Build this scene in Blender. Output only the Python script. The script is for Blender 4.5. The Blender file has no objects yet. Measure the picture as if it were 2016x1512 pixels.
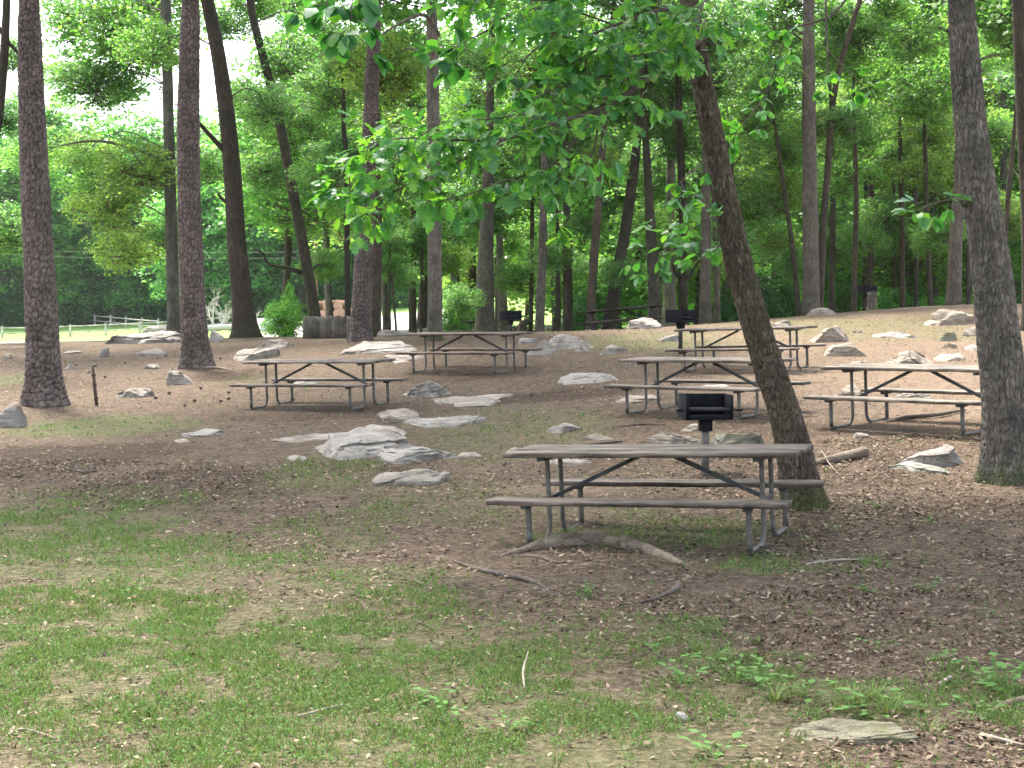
import bpy, bmesh, math, random
import numpy as np
from mathutils import Vector, Matrix
random.seed(7); RS = np.random.RandomState(11)
R = math.radians
sc = bpy.context.scene
col = sc.collection
F = 3030.0; PIT = math.atan((756-610)/F); EYE = 1.7      # focal length in photo pixels, pitch, eye height

# ------------------------------------------------------------------ noise helpers
def _h(ix, iy, iz, seed):
    n = (ix*374761393 + iy*668265263 + iz*2147483647*3 + seed*974634777) & 0xffffffff
    n = ((n ^ (n >> 13))*1274126177) & 0xffffffff
    n = ((n ^ (n >> 15))*2246822519) & 0xffffffff
    return ((n ^ (n >> 16)) & 0xffffff)/16777215.0
def vnoise(P, seed=0):
    P = np.asarray(P, float); I = np.floor(P).astype(np.int64); f = P-I; f = f*f*(3-2*f)
    r = 0
    for a in (0, 1):
        for b in (0, 1):
            for c in (0, 1):
                w = (f[:,0] if a else 1-f[:,0])*(f[:,1] if b else 1-f[:,1])*(f[:,2] if c else 1-f[:,2])
                r = r+w*_h(I[:,0]+a, I[:,1]+b, I[:,2]+c, seed)
    return r*2-1
def fbm(P, oct=4, seed=0):
    P = np.asarray(P, float); r = 0; a = 1.0; t = 0
    for k in range(oct):
        r = r+a*vnoise(P*(2.03**k)+k*17.3, seed+k); t += a; a *= .5
    return r/t
def fbm2(x, y, oct=4, seed=0):
    return fbm(np.stack([x, y, np.zeros_like(x)+.37], 1), oct, seed)
def cells(u, v, seed, wrap=None):
    """jittered cells: returns (F1, F2, id) on a unit grid, u wrapping after `wrap` cells"""
    iu = np.floor(u).astype(np.int64); iv = np.floor(v).astype(np.int64)
    F1 = np.full(u.shape, 9.); F2 = np.full(u.shape, 9.); ID = np.zeros(u.shape)
    for a in (-1, 0, 1):
        for b in (-1, 0, 1):
            cu = iu+a; cv = iv+b; ku = cu % wrap if wrap else cu
            ju = _h(ku, cv, 3, seed); jv = _h(ku, cv, 5, seed)
            d = np.hypot(cu+.15+.7*ju-u, cv+.15+.7*jv-v)
            cl = d < F1
            F2 = np.where(cl, F1, np.minimum(F2, d)); ID = np.where(cl, _h(ku, cv, 9, seed), ID); F1 = np.where(cl, d, F1)
    return F1, F2, ID

# ------------------------------------------------------------------ terrain: a smooth surface through measured ground points
def ray(u, v):
    a = (u-1008)/F; b = -(v-756)/F
    c, s = math.cos(PIT), math.sin(PIT)
    return a, c+b*s, -s+b*c          # x, y, z direction (y about 1)
def anc(u, v, z):                     # ground point seen at u, v and known to lie at height z
    a, b, c = ray(u, v); t = (z-EYE)/c
    return (a*t, b*t, z)
def ancd(u, v, d):                    # ground point seen at u, v at distance d
    a, b, c = ray(u, v); t = d/b
    return (a*t, d, EYE+c*t)
ANC = [(0,0,0),(-5,0,.0),(5,0,0),(0,-20,0),(-3,6,-.06),(3,6,-.06),(0,9,-.12),(-5,13,-.1),(-1.5,13,-.15),
 (.13,12.32,-.23),(1.8,11.62,-.16),(.62,13.48,-.19),(2.29,12.78,-.13),(-4.16,24.45,.12),(-2.51,23.71,.15),(-3.64,25.6,.16),(-1.99,24.86,.19),
 (-1.91,29.67,.48),(-.33,28.79,.5),(-1.3,30.77,.53),(.28,29.89,.55),(1.58,21.3,.25),(2.96,20.12,.28),(2.4,22.26,.29),(3.78,21.09,.32),
 (3.92,18.91,.23),(5.15,17.58,.26),(4.84,19.76,.29),(6.07,18.44,.31),(3.04,27.17,.6),(4.57,26.19,.65),(3.72,28.23,.64),(5.25,27.25,.69),
 anc(92,797,.12),anc(388,724,.45),ancd(707,668,38),ancd(1100,647,41),ancd(900,655,39),ancd(485,662,45),ancd(100,672,52),ancd(300,668,50),ancd(-150,675,52),
 anc(1590,998,-.1),anc(1985,944,.05),anc(20,845,.02),ancd(1700,612,45),ancd(1880,598,45),ancd(1500,622,43),ancd(1300,638,42),ancd(2040,590,44),
 anc(1800,640,1.3),anc(1800,700,.83),anc(1600,672,1.0),anc(2200,640,1.3),(12,20,.5),(12,10,.1),(-12,12,-.1),(-13,22,.05),
 ancd(1173,667,46.5),ancd(1290,660,47),ancd(980,686,52),ancd(1960,602,52),
 (-14,62,.35),(-40,70,-.4),(-5,62,.75),(8,62,1.0),(20,62,1.5),(40,60,1.7),(-70,60,-.2),
 ancd(138,664,140),ancd(418,652,138),ancd(-300,668,140),ancd(127,634,172),ancd(218,642,156),ancd(44,629,178),ancd(-400,625,180),ancd(430,628,160),
 ancd(810,644,80),ancd(810,606,135),ancd(1070,615,120),ancd(1070,590,170),ancd(1500,640,110),ancd(1900,640,110),(120,110,0),(-140,110,-.8),
 (-150,260,4),(0,260,7),(150,260,4),(-250,0,0),(250,0,0),(0,-150,0),(0,420,14),(-300,420,12),(300,420,12)]
A = np.array(ANC, float)
def warp(x, y):                       # compress far distances so that near ground is fitted finely
    r = np.hypot(x, y)+1e-6; k = np.log1p(r/12.)*12/r
    return np.stack([x*k, y*k], -1)
def _phi(r2): return .5*r2*np.log(r2+1e-9)
Wp = warp(A[:,0], A[:,1]); n = len(A)
K = _phi(((Wp[:,None]-Wp[None])**2).sum(-1)); K[np.arange(n), np.arange(n)] += 3.0
Pm = np.c_[np.ones(n), Wp]
M_ = np.block([[K, Pm], [Pm.T, np.zeros((3,3))]])
SOL = np.linalg.solve(M_, np.r_[A[:,2], 0, 0, 0])
def HN(x, y, fine=True):
    x = np.atleast_1d(np.asarray(x, float)).ravel(); y = np.atleast_1d(np.asarray(y, float)).ravel()
    out = np.empty(len(x))
    for s in range(0, len(x), 20000):
        w = warp(x[s:s+20000], y[s:s+20000])
        out[s:s+20000] = _phi(((w[:,None]-Wp[None])**2).sum(-1))@SOL[:n]+SOL[n]+w@SOL[n+1:]
    if fine:
        out += .022*fbm2(x*1.3, y*1.3, 3, 5)+.008*fbm2(x*6, y*6, 2, 8)
    return out
def H(x, y): return float(HN(x, y)[0])
def hit(u, v):
    """the ground point seen at photo pixel u, v"""
    a, b, c = ray(u, v)
    t = np.concatenate([np.arange(4, 60, .1), np.arange(60, 260, .5)])/b
    d = EYE+c*t-HN(a*t, b*t, False)
    k = np.argmax(d < 0) if (d < 0).any() else len(t)-1
    tt = t[k]
    if k > 0:
        q = d[k-1]/(d[k-1]-d[k]+1e-9); tt = t[k-1]+(t[k]-t[k-1])*min(max(q, 0), 1)
    return Vector((a*tt, b*tt, H(a*tt, b*tt)))
def at(u, v, d):
    """the point in space seen at u, v at distance d"""
    a, b, c = ray(u, v); t = d/b
    return Vector((a*t, d, EYE+c*t))

# ------------------------------------------------------------------ mesh helpers
def mesh_np(name, V, faces, mats=(), mat_idx=None, smooth=False):
    V = np.asarray(V, np.float32); me = bpy.data.meshes.new(name)
    if isinstance(faces, np.ndarray): lens = np.full(len(faces), faces.shape[1]); flat = faces.ravel()
    else:
        arrs = [np.asarray(f) for f in faces if len(f)]
        lens = np.concatenate([np.full(len(f), f.shape[1]) for f in arrs]); flat = np.concatenate([f.ravel() for f in arrs])
    me.vertices.add(len(V)); me.vertices.foreach_set('co', V.ravel())
    me.loops.add(len(flat)); me.loops.foreach_set('vertex_index', flat.astype(np.int32))
    st = np.concatenate([[0], np.cumsum(lens)[:-1]]).astype(np.int32)
    me.polygons.add(len(lens)); me.polygons.foreach_set('loop_start', st)
    me.update(calc_edges=True); me.validate()
    for m in mats: me.materials.append(m)
    if mat_idx is not None: me.polygons.foreach_set('material_index', np.asarray(mat_idx, np.int32))
    if smooth: me.polygons.foreach_set('use_smooth', np.ones(len(me.polygons), bool))
    return me
def link(name, data, parent=None, loc=None):
    o = bpy.data.objects.new(name, data); col.objects.link(o)
    if parent: o.parent = parent
    if loc is not None: o.location = loc
    return o
def tag(o, label=None, cat=None, group=None, kind=None):
    if label: o['label'] = label
    if cat: o['category'] = cat
    if group: o['group'] = group
    if kind: o['kind'] = kind
    return o
def thing(name, label, cat, loc=(0,0,0), group=None):
    return tag(link(name, None, None, loc), label, cat, group)
class MB:
    def __init__(s): s.V = []; s.Fc = {}; s.n = 0
    def add(s, V, faces):
        V = np.asarray(V, float)
        for f in faces: s.Fc.setdefault(len(f), []).append([i+s.n for i in f])
        s.V.append(V); s.n += len(V)
    def box(s, c, d, rot=None, bev=0.0, jit=0):
        bm = bmesh.new(); bmesh.ops.create_cube(bm, size=1)
        for v in bm.verts: v.co = Vector((v.co.x*d[0], v.co.y*d[1], v.co.z*d[2]))
        if bev: bmesh.ops.bevel(bm, geom=bm.edges[:], offset=bev, segments=2, affect='EDGES', profile=.6)
        M = Matrix.Translation(Vector(c))@(rot.to_4x4() if rot else Matrix())
        s.add([M@v.co for v in bm.verts], [[v.index for v in f.verts] for f in bm.faces]); bm.free()
    def tube(s, pts, rad, seg=10, cap=True, lump=0, seed=0):
        V, Fs = tube_geo(pts, rad, seg, cap, lump, seed); s.add(V, Fs)
    def build(s, name, mat, parent=None, smooth=False):
        V = np.concatenate(s.V); fs = [np.array(f) for f in s.Fc.values()]
        me = mesh_np(name, V, fs, [mat], smooth=smooth)
        return link(name, me, parent)
def tube_geo(pts, rad, seg=10, cap=True, lump=0, seed=0):
    P = np.array([tuple(p) for p in pts], float); n = len(P)
    rad = np.full(n, float(rad)) if np.isscalar(rad) else np.asarray(rad, float)
    T = np.gradient(P, axis=0); T /= np.linalg.norm(T, axis=1)[:,None]+1e-12
    ref = np.array([1., 0, 0]) if abs(T[0][0]) < .8 else np.array([0, 1., 0])
    N = np.zeros_like(P); x = ref
    for i in range(n):
        x = x-T[i]*x.dot(T[i]); x /= np.linalg.norm(x)+1e-12; N[i] = x
    B = np.cross(T, N)
    a = np.linspace(0, 2*np.pi, seg, endpoint=False)
    V = P[:,None]+rad[:,None,None]*(np.cos(a)[None,:,None]*N[:,None]+np.sin(a)[None,:,None]*B[:,None])
    V = V.reshape(-1, 3)
    if lump: V = V+(V-np.repeat(P, seg, 0))*(lump*fbm(V*3/ max(rad.max(), .02)*.3, 3, seed))[:,None]
    Fs = []
    for i in range(n-1):
        for j in range(seg):
            k = (j+1) % seg; Fs.append((i*seg+j, i*seg+k, (i+1)*seg+k, (i+1)*seg+j))
    V = V.tolist()
    if cap:
        Fs.append(tuple(range(seg))[::-1]); Fs.append(tuple((n-1)*seg+j for j in range(seg)))
    return V, Fs
def spline(pts, n):
    """Catmull-Rom through pts"""
    P = np.array([tuple(p) for p in pts], float)
    if len(P) == 2: t = np.linspace(0, 1, n)[:,None]; return P[0]*(1-t)+P[1]*t
    Q = np.vstack([2*P[0]-P[1], P, 2*P[-1]-P[-2]]); m = len(P)-1; out = []
    for s in np.linspace(0, m-1e-6, n):
        i = int(s); t = s-i; a, b, c, d = Q[i:i+4]
        out.append(.5*((2*b)+(c-a)*t+(2*a-5*b+4*c-d)*t*t+(3*b-a-3*c+d)*t**3))
    return np.array(out)

# ------------------------------------------------------------------ materials
def newmat(name):
    m = bpy.data.materials.new(name); m.use_nodes = True; nt = m.node_tree; nt.nodes.clear()
    out = nt.nodes.new('ShaderNodeOutputMaterial'); b = nt.nodes.new('ShaderNodeBsdfPrincipled')
    nt.links.new(b.outputs[0], out.inputs[0]); b.inputs['Roughness'].default_value = .85
    b.inputs['Specular IOR Level'].default_value = .25
    return m, nt, b, out
def N(nt, t, **k):
    nd = nt.nodes.new(t)
    for a, v in k.items():
        if a.startswith('i_'): nd.inputs[a[2:].replace('_', ' ')].default_value = v
        else: setattr(nd, a, v)
    return nd
def L(nt, a, b): nt.links.new(a, b)
def coord(nt, scale=(1,1,1), kind='Object'):
    tc = N(nt, 'ShaderNodeTexCoord'); mp = N(nt, 'ShaderNodeMapping'); mp.inputs['Scale'].default_value = scale
    L(nt, tc.outputs[kind], mp.inputs[0]); return mp.outputs[0]
def noise(nt, vec, scale, detail=5, rough=.6, dist=0):
    nd = N(nt, 'ShaderNodeTexNoise'); nd.inputs['Scale'].default_value = scale; nd.inputs['Detail'].default_value = detail
    nd.inputs['Roughness'].default_value = rough; nd.inputs['Distortion'].default_value = dist; L(nt, vec, nd.inputs['Vector']); return nd
def voro(nt, vec, scale, feat='F1', rnd=1):
    nd = N(nt, 'ShaderNodeTexVoronoi', feature=feat); nd.inputs['Scale'].default_value = scale; nd.inputs['Randomness'].default_value = rnd
    L(nt, vec, nd.inputs['Vector']); return nd
def ramp(nt, fac, stops):
    r = N(nt, 'ShaderNodeValToRGB'); e = r.color_ramp.elements
    while len(e) < len(stops): e.new(.5)
    for q, (p, c) in zip(e, stops): q.position = p; q.color = (*c, 1) if len(c) == 3 else c
    L(nt, fac, r.inputs[0]); return r.outputs[0]
def mix(nt, fac, a, b, mode='MIX'):
    m = N(nt, 'ShaderNodeMix', data_type='RGBA', blend_type=mode)
    for i, x in ((0, fac), (6, a), (7, b)):
        if hasattr(x, 'links'): L(nt, x, m.inputs[i])
        else: m.inputs[i].default_value = x if i == 0 else ((*x, 1) if len(x) == 3 else x)
    return m.outputs[2]
def math_(nt, op, a, b=0.0, c=None):
    m = N(nt, 'ShaderNodeMath', operation=op)
    for i, x in enumerate((a, b) if c is None else (a, b, c)):
        if hasattr(x, 'links'): L(nt, x, m.inputs[i])
        else: m.inputs[i].default_value = x
    return m.outputs[0]
def bump(nt, b, h, strength=.5, dist=.02):
    k = N(nt, 'ShaderNodeBump'); k.inputs['Strength'].default_value = strength; k.inputs['Distance'].default_value = dist
    L(nt, h, k.inputs['Height']); L(nt, k.outputs[0], b.inputs['Normal'])
def tint(nt, c):
    oi = N(nt, 'ShaderNodeObjectInfo'); return mix(nt, 1.0, c, oi.outputs['Color'], 'MULTIPLY')

def leaf_mat(name, cols, trans, rough=.45, spec=.4, tw=.45):
    m, nt, b, out = newmat(name)
    g = N(nt, 'ShaderNodeNewGeometry')
    c = ramp(nt, g.outputs['Random Per Island'], [(i/(len(cols)-1), q) for i, q in enumerate(cols)])
    c = tint(nt, c)
    L(nt, c, b.inputs['Base Color']); b.inputs['Roughness'].default_value = rough; b.inputs['Specular IOR Level'].default_value = spec
    tr = N(nt, 'ShaderNodeBsdfTranslucent'); c2 = mix(nt, 1.0, c, trans, 'MULTIPLY'); L(nt, c2, tr.inputs[0])
    ms = N(nt, 'ShaderNodeMixShader'); ms.inputs[0].default_value = tw
    L(nt, b.outputs[0], ms.inputs[1]); L(nt, tr.outputs[0], ms.inputs[2]); L(nt, ms.outputs[0], out.inputs[0])
    return m
def bark_mat(name, c0, c1, c2, sc_=(1,1,.3), vs=26, bs=.9, dist=.02, moss=None, plates=False, crack=.55):
    m, nt, b, out = newmat(name)
    v = coord(nt, sc_); nz = noise(nt, v, 7, 4); 
    w = mix(nt, .12, v, nz.outputs['Color'], 'ADD')
    vo = voro(nt, w, vs, 'DISTANCE_TO_EDGE'); v1 = voro(nt, w, vs)
    big = noise(nt, coord(nt), 2.2, 3); fine = noise(nt, v, 60, 5, .7)
    c = ramp(nt, v1.outputs['Color'], [(.2, c0), (.55, c1), (.9, c2)])
    c = mix(nt, .5, c, ramp(nt, fine.outputs['Fac'], [(.3, c0), (.7, c2)]))
    c = mix(nt, .55, c, ramp(nt, big.outputs['Fac'], [(.35, (.45,.45,.45)), (.6, (1.25,1.22,1.2))]), 'MULTIPLY')
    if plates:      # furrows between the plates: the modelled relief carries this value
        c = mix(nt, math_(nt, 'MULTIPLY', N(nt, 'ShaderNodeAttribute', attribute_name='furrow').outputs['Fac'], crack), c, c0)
    if moss:
        mz = noise(nt, coord(nt, (1,1,.6)), 3.1, 5, .7)
        c = mix(nt, ramp(nt, mz.outputs['Fac'], [(.48, (0,0,0)), (.62, (moss[3],)*3)]), c, moss[:3])
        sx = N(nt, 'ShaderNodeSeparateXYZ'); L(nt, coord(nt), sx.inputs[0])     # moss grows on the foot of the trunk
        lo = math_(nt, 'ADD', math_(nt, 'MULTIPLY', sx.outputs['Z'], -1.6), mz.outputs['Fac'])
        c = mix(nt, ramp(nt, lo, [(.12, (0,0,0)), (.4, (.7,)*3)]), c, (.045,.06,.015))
    L(nt, tint(nt, c), b.inputs['Base Color'])
    hgt = math_(nt, 'MULTIPLY', math_(nt, 'MINIMUM', vo.outputs['Distance'], .12), 6)
    hgt = math_(nt, 'ADD', hgt, math_(nt, 'MULTIPLY', fine.outputs['Fac'], .5))
    bump(nt, b, hgt, bs, dist); b.inputs['Roughness'].default_value = .92
    return m
M = {}
M['leaf'] = leaf_mat('broadleaf', [(.045,.12,.032),(.078,.19,.047),(.11,.24,.062),(.16,.29,.082)], (1.65,1.7,1.0), tw=.55)
M['oakleaf'] = leaf_mat('oak leaf', [(.03,.11,.035),(.045,.16,.05),(.07,.21,.05),(.13,.28,.05)], (2.2,2.1,.6), .42, .5, .45)
M['grass'] = leaf_mat('grass blades', [(.07,.10,.03),(.09,.15,.04),(.11,.19,.05),(.2,.21,.09)], (1.2,1.2,.8), .75, .1, .3)
M['weed'] = leaf_mat('weed leaves', [(.05,.10,.03),(.075,.15,.04),(.095,.19,.055),(.14,.2,.075)], (1.3,1.3,.8), .8, .08, .3)
M['litter'] = leaf_mat('dead leaves', [(.03,.018,.012),(.07,.042,.028),(.115,.078,.05),(.09,.07,.05),(.16,.118,.08),(.31,.245,.175)], (.9,.7,.5), .8, .15, .1)
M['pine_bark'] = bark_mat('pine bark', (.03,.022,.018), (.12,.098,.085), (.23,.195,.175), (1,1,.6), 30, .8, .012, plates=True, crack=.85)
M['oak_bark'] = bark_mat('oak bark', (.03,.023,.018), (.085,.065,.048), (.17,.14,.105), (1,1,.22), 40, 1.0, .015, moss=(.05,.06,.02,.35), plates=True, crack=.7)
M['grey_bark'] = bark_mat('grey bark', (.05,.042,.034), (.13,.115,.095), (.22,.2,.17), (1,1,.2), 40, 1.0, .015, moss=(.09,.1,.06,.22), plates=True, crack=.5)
M['twig'] = bark_mat('twig bark', (.05,.04,.03), (.09,.07,.055), (.15,.12,.1), (1,1,.3), 40, .4, .004)
def rock_mat(name, a, b_, c_, moss=.0, warm=(.2,.1,.05)):
    m, nt, b, out = newmat(name)
    v = coord(nt); oi = N(nt, 'ShaderNodeObjectInfo')
    vv = N(nt, 'ShaderNodeVectorMath', operation='ADD'); L(nt, v, vv.inputs[0]); L(nt, oi.outputs['Location'], vv.inputs[1]); v = vv.outputs[0]
    n1 = noise(nt, v, 1.7, 6, .65, .6); n2 = noise(nt, v, 9, 6, .7); n3 = noise(nt, v, 60, 4, .7)
    st = N(nt, 'ShaderNodeMapping'); st.inputs['Scale'].default_value = (2, 2, 14); st.inputs['Rotation'].default_value = (.25, .3, 0); L(nt, v, st.inputs[0])
    n4 = noise(nt, st.outputs[0], 1.6, 5, .65, .4)
    c = ramp(nt, n1.outputs['Fac'], [(.3, a), (.5, b_), (.7, c_)])
    c = mix(nt, .35, c, ramp(nt, n2.outputs['Fac'], [(.3, (.5,.48,.46)), (.6, (1.2,1.2,1.2))]), 'MULTIPLY')
    c = mix(nt, .35, c, ramp(nt, n4.outputs['Fac'], [(.36, (.4,.37,.35)), (.46, (1.1,1.1,1.1))]), 'MULTIPLY')
    c = mix(nt, .5, c, ramp(nt, n3.outputs['Fac'], [(.35, (.6,.6,.6)), (.65, (1.3,1.3,1.3))]), 'MULTIPLY')
    c = mix(nt, ramp(nt, noise(nt, v, 3.3, 4, .6).outputs['Fac'], [(.6, (0,0,0)), (.72, (.45,)*3)]), c, warm)
    if moss: c = mix(nt, ramp(nt, noise(nt, v, 4.5, 6, .75).outputs['Fac'], [(.5, (0,0,0)), (.62, (moss,)*3)]), c, (.08,.10,.03))
    L(nt, tint(nt, c), b.inputs['Base Color'])
    h = math_(nt, 'ADD', math_(nt, 'MULTIPLY', n4.outputs['Fac'], 1.6), math_(nt, 'ADD', math_(nt, 'MULTIPLY', n2.outputs['Fac'], .8), math_(nt, 'MULTIPLY', n3.outputs['Fac'], .25)))
    bump(nt, b, h, .8, .05); b.inputs['Roughness'].default_value = .9
    return m
M['rock'] = rock_mat('limestone', (.13,.12,.107), (.235,.22,.2), (.33,.31,.287))
M['rock_tan'] = rock_mat('tan stone', (.12,.104,.087), (.235,.207,.176), (.34,.31,.27))
M['rock_moss'] = rock_mat('mossy stone', (.1,.1,.085), (.18,.18,.155), (.27,.27,.24), .6)
def wood_mat(name, a, b_, c_, axis=0):
    m, nt, b, out = newmat(name)
    s = [13, 13, 13]; s[axis] = .6
    oi = N(nt, 'ShaderNodeObjectInfo')
    def off(v_):
        a_ = N(nt, 'ShaderNodeVectorMath', operation='ADD'); L(nt, v_, a_.inputs[0]); L(nt, oi.outputs['Location'], a_.inputs[1]); return a_.outputs[0]
    v = off(coord(nt, tuple(s))); n1 = noise(nt, v, 1.3, 6, .7, .8); n2 = noise(nt, off(coord(nt, (1, 3, 1))), 2.0, 5, .65)
    s2 = [70, 70, 70]; s2[axis] = 2.; n3 = noise(nt, coord(nt, tuple(s2)), 1.4, 4, .7)
    c = ramp(nt, n1.outputs['Fac'], [(.3, a), (.5, b_), (.72, c_)])
    c = mix(nt, .7, c, ramp(nt, n2.outputs['Fac'], [(.38, (.28,.26,.24)), (.55, (1.45,1.42,1.4))]), 'MULTIPLY')
    c = mix(nt, .6, c, ramp(nt, n3.outputs['Fac'], [(.35, (.4,.38,.36)), (.55, (1.1,1.1,1.1))]), 'MULTIPLY')
    L(nt, tint(nt, c), b.inputs['Base Color']); bump(nt, b, math_(nt, 'ADD', n1.outputs['Fac'], n3.outputs['Fac']), .7, .006)
    b.inputs['Roughness'].default_value = .75; return m
M['wood'] = wood_mat('weathered board', (.02,.016,.012), (.11,.092,.074), (.31,.275,.235))
M['post_wood'] = wood_mat('weathered picket', (.09,.08,.06), (.17,.155,.12), (.27,.25,.2), 2)
M['rail_wood'] = wood_mat('pale rail', (.25,.235,.22), (.38,.36,.34), (.5,.48,.46))
def metal_mat(name, a, b_, rough=.5, metal=.7, rust=(.12,.05,.025), ra=.5):
    m, nt, b, out = newmat(name)
    n1 = noise(nt, coord(nt), 14, 6, .7); n2 = noise(nt, coord(nt), 5, 6, .75)
    c = ramp(nt, n1.outputs['Fac'], [(.35, a), (.65, b_)])
    c = mix(nt, ramp(nt, n2.outputs['Fac'], [(.55, (0,0,0)), (.68, (ra,)*3)]), c, rust)
    L(nt, tint(nt, c), b.inputs['Base Color']); b.inputs['Roughness'].default_value = rough; b.inputs['Metallic'].default_value = metal
    bump(nt, b, n1.outputs['Fac'], .25, .003); return m
M['pipe'] = metal_mat('galvanised pipe', (.06,.058,.05), (.15,.142,.125), .6, .25, (.09,.06,.045), .6)
M['iron'] = metal_mat('dark iron', (.03,.034,.034), (.065,.07,.07), .55, .3, (.07,.035,.02), .5)
M['grill'] = metal_mat('black grill steel', (.004,.0045,.006), (.011,.012,.017), .5, .0, (.04,.02,.012), .35)
M['grill'].node_tree.nodes['Principled BSDF'].inputs['Specular IOR Level'].default_value = .08; M['grill'].node_tree.nodes['Principled BSDF'].inputs['Roughness'].default_value = .75
M['rusty'] = metal_mat('rusty pipe', (.05,.03,.025), (.11,.07,.06), .8, .2, (.18,.08,.04), .8)
def plain(name, a, b_, scale=6, rough=.9, bs=.4, bd=.01):
    m, nt, b, out = newmat(name); n1 = noise(nt, coord(nt), scale, 6, .7)
    L(nt, tint(nt, ramp(nt, n1.outputs['Fac'], [(.3, a), (.7, b_)])), b.inputs['Base Color']); b.inputs['Roughness'].default_value = rough
    bump(nt, b, n1.outputs['Fac'], bs, bd); return m
M['root'] = bark_mat('bare root', (.08,.06,.043), (.16,.125,.092), (.26,.21,.16), (.4,1,1), 16, .7, .012)
M['cutwood'] = plain('cut wood', (.22,.13,.085), (.36,.24,.17), 5)
M['mound'] = plain('gravel', (.28,.28,.29), (.42,.42,.43), 12)
M['deadwood'] = plain('bleached dead wood', (.32,.29,.27), (.5,.46,.43), 20)
M['bleach'] = plain('pale stick', (.16,.13,.1), (.3,.26,.21), 20)

# ------------------------------------------------------------------ ground
def patch(u, v, ru, rv):
    """a ground patch: the place seen at u, v, with its real half-sizes"""
    c = hit(u, v); a = hit(u, v+rv); b = hit(u, v-rv)
    return (c.x, c.y, max(ru*c.y/F, .05), max((b.y-a.y)/2, .15))
GR = [(60,1060,330,95,1.),(330,1100,260,60,1.),(120,1250,560,140,1.),(420,1330,560,150,1.),(650,1400,620,130,1.),(900,1460,560,90,.95),(980,1300,230,80,.65),
      (700,1180,260,60,.6),(200,838,170,22,1.05),(20,748,60,14,.8),(490,745,50,8,.5),(1000,850,180,45,.55),(640,935,110,40,.6),(860,990,160,40,.35),
      (1290,672,160,20,.7),(1650,640,260,14,.75),(1850,660,90,10,.6),(1720,655,200,18,.55),(1430,1330,190,60,.75),(1630,1370,200,40,.8),(1250,1250,200,50,.4),
      (1290,1060,230,30,.55),(1160,1010,130,20,.3),(1560,1110,180,22,.5),(600,1050,150,45,.3),(1400,870,60,14,.5),(300,655,160,9,.7),(430,662,60,6,.8),(1960,1380,80,60,.7)]
GR = [(*patch(*g[:4]), g[4]) for g in GR]
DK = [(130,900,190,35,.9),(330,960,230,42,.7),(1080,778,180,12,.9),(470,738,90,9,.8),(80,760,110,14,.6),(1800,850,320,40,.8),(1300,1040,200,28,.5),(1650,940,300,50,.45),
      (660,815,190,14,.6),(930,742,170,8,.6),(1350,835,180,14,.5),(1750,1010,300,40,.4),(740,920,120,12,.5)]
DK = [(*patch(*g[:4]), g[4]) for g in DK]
ST = [(1650,622,400,7,1.),(1960,612,200,10,1.),(1080,962,150,9,.8),(1300,662,110,6,.6),(1400,636,160,5,.8),(900,970,90,6,.5)]
ST = [(*patch(*g[:4]), g[4]) for g in ST]
def blobs(S, x, y, seed, edge=.5):
    nz = 1+edge*fbm2(x*.9, y*.9, 4, seed)+.25*fbm2(x*4, y*4, 3, seed+3); r = np.zeros_like(x)
    for cx, cy, rx, ry, a in S:
        q = np.sqrt(((x-cx)/rx)**2+((y-cy)/ry)**2)
        r = np.maximum(r, a*np.clip((1.25*nz-q)/.5, 0, 1))
    return r
def masks(x, y):
    g = blobs(GR, x, y, 21); d = blobs(DK, x, y, 31); s = blobs(ST, x, y, 41)
    far = np.clip((y-46-.04*x)/6, 0, 1)*np.clip((-x+14-.0*y)/6, 0, 1)     # the mown field beyond the trees
    far = np.maximum(far, np.clip((y-62)/6, 0, 1))
    g = np.maximum(g, far)
    gv = np.clip((np.minimum(y-48-.02*x, 53.5-.02*x-y))/1.0+.5, 0, 1)*np.clip((-6-x)/3, 0, 1)      # gravel track at left
    gv = np.maximum(gv, np.clip((y-60)/3, 0, 1)*np.clip((128-y)/6, 0, 1)*np.clip((x+.145*y+4)/4, 0, 1)*np.clip((-.02*y+.5-x)/3, 0, 1))  # pale gravel lot
    g = g*(1-gv)
    return g, d, s, gv, far
def axis(lo, hi, c0, c1, fine, grow):
    a = list(np.arange(c0, c1, fine)); s = fine; x = c1
    while x < hi: a.append(x); s *= grow; x += s
    a.append(hi); s = fine; x = c0-fine
    while x > lo: a.insert(0, x); s *= grow; x -= s
    a.insert(0, lo); return np.array(a)
xs = axis(-420, 420, -9, 11, .11, 1.07); ys = axis(-160, 430, 4.5, 34, .11, 1.045)
X, Y = np.meshgrid(xs, ys); x = X.ravel(); y = Y.ravel(); z = HN(x, y)
nx, ny = len(xs), len(ys); I = np.arange(nx*ny).reshape(ny, nx)
Fq = np.stack([I[:-1,:-1].ravel(), I[:-1,1:].ravel(), I[1:,1:].ravel(), I[1:,:-1].ravel()], 1)
gm, nt, b, out = newmat('forest floor')
def attr(nt, nme): return N(nt, 'ShaderNodeAttribute', attribute_name=nme).outputs['Fac']
v = coord(nt)
big = noise(nt, v, .55, 5, .6); mid = noise(nt, v, 5, 6, .7); v1 = voro(nt, v, 26); v2 = voro(nt, v, 60); fl = noise(nt, v, 45, 5, .75)
soil = ramp(nt, v1.outputs['Color'], [(.15, (.024,.017,.011)), (.4, (.068,.048,.032)), (.65, (.118,.085,.058)), (.93, (.25,.195,.142))])
soil = mix(nt, .55, soil, ramp(nt, fl.outputs['Fac'], [(.32, (.021,.016,.011)), (.5, (.08,.057,.039)), (.68, (.22,.172,.122))]))
soil = mix(nt, ramp(nt, big.outputs['Fac'], [(.4, (0,0,0)), (.6, (.6,)*3)]), soil, mix(nt, .5, soil, (.115,.08,.062)))
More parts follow.
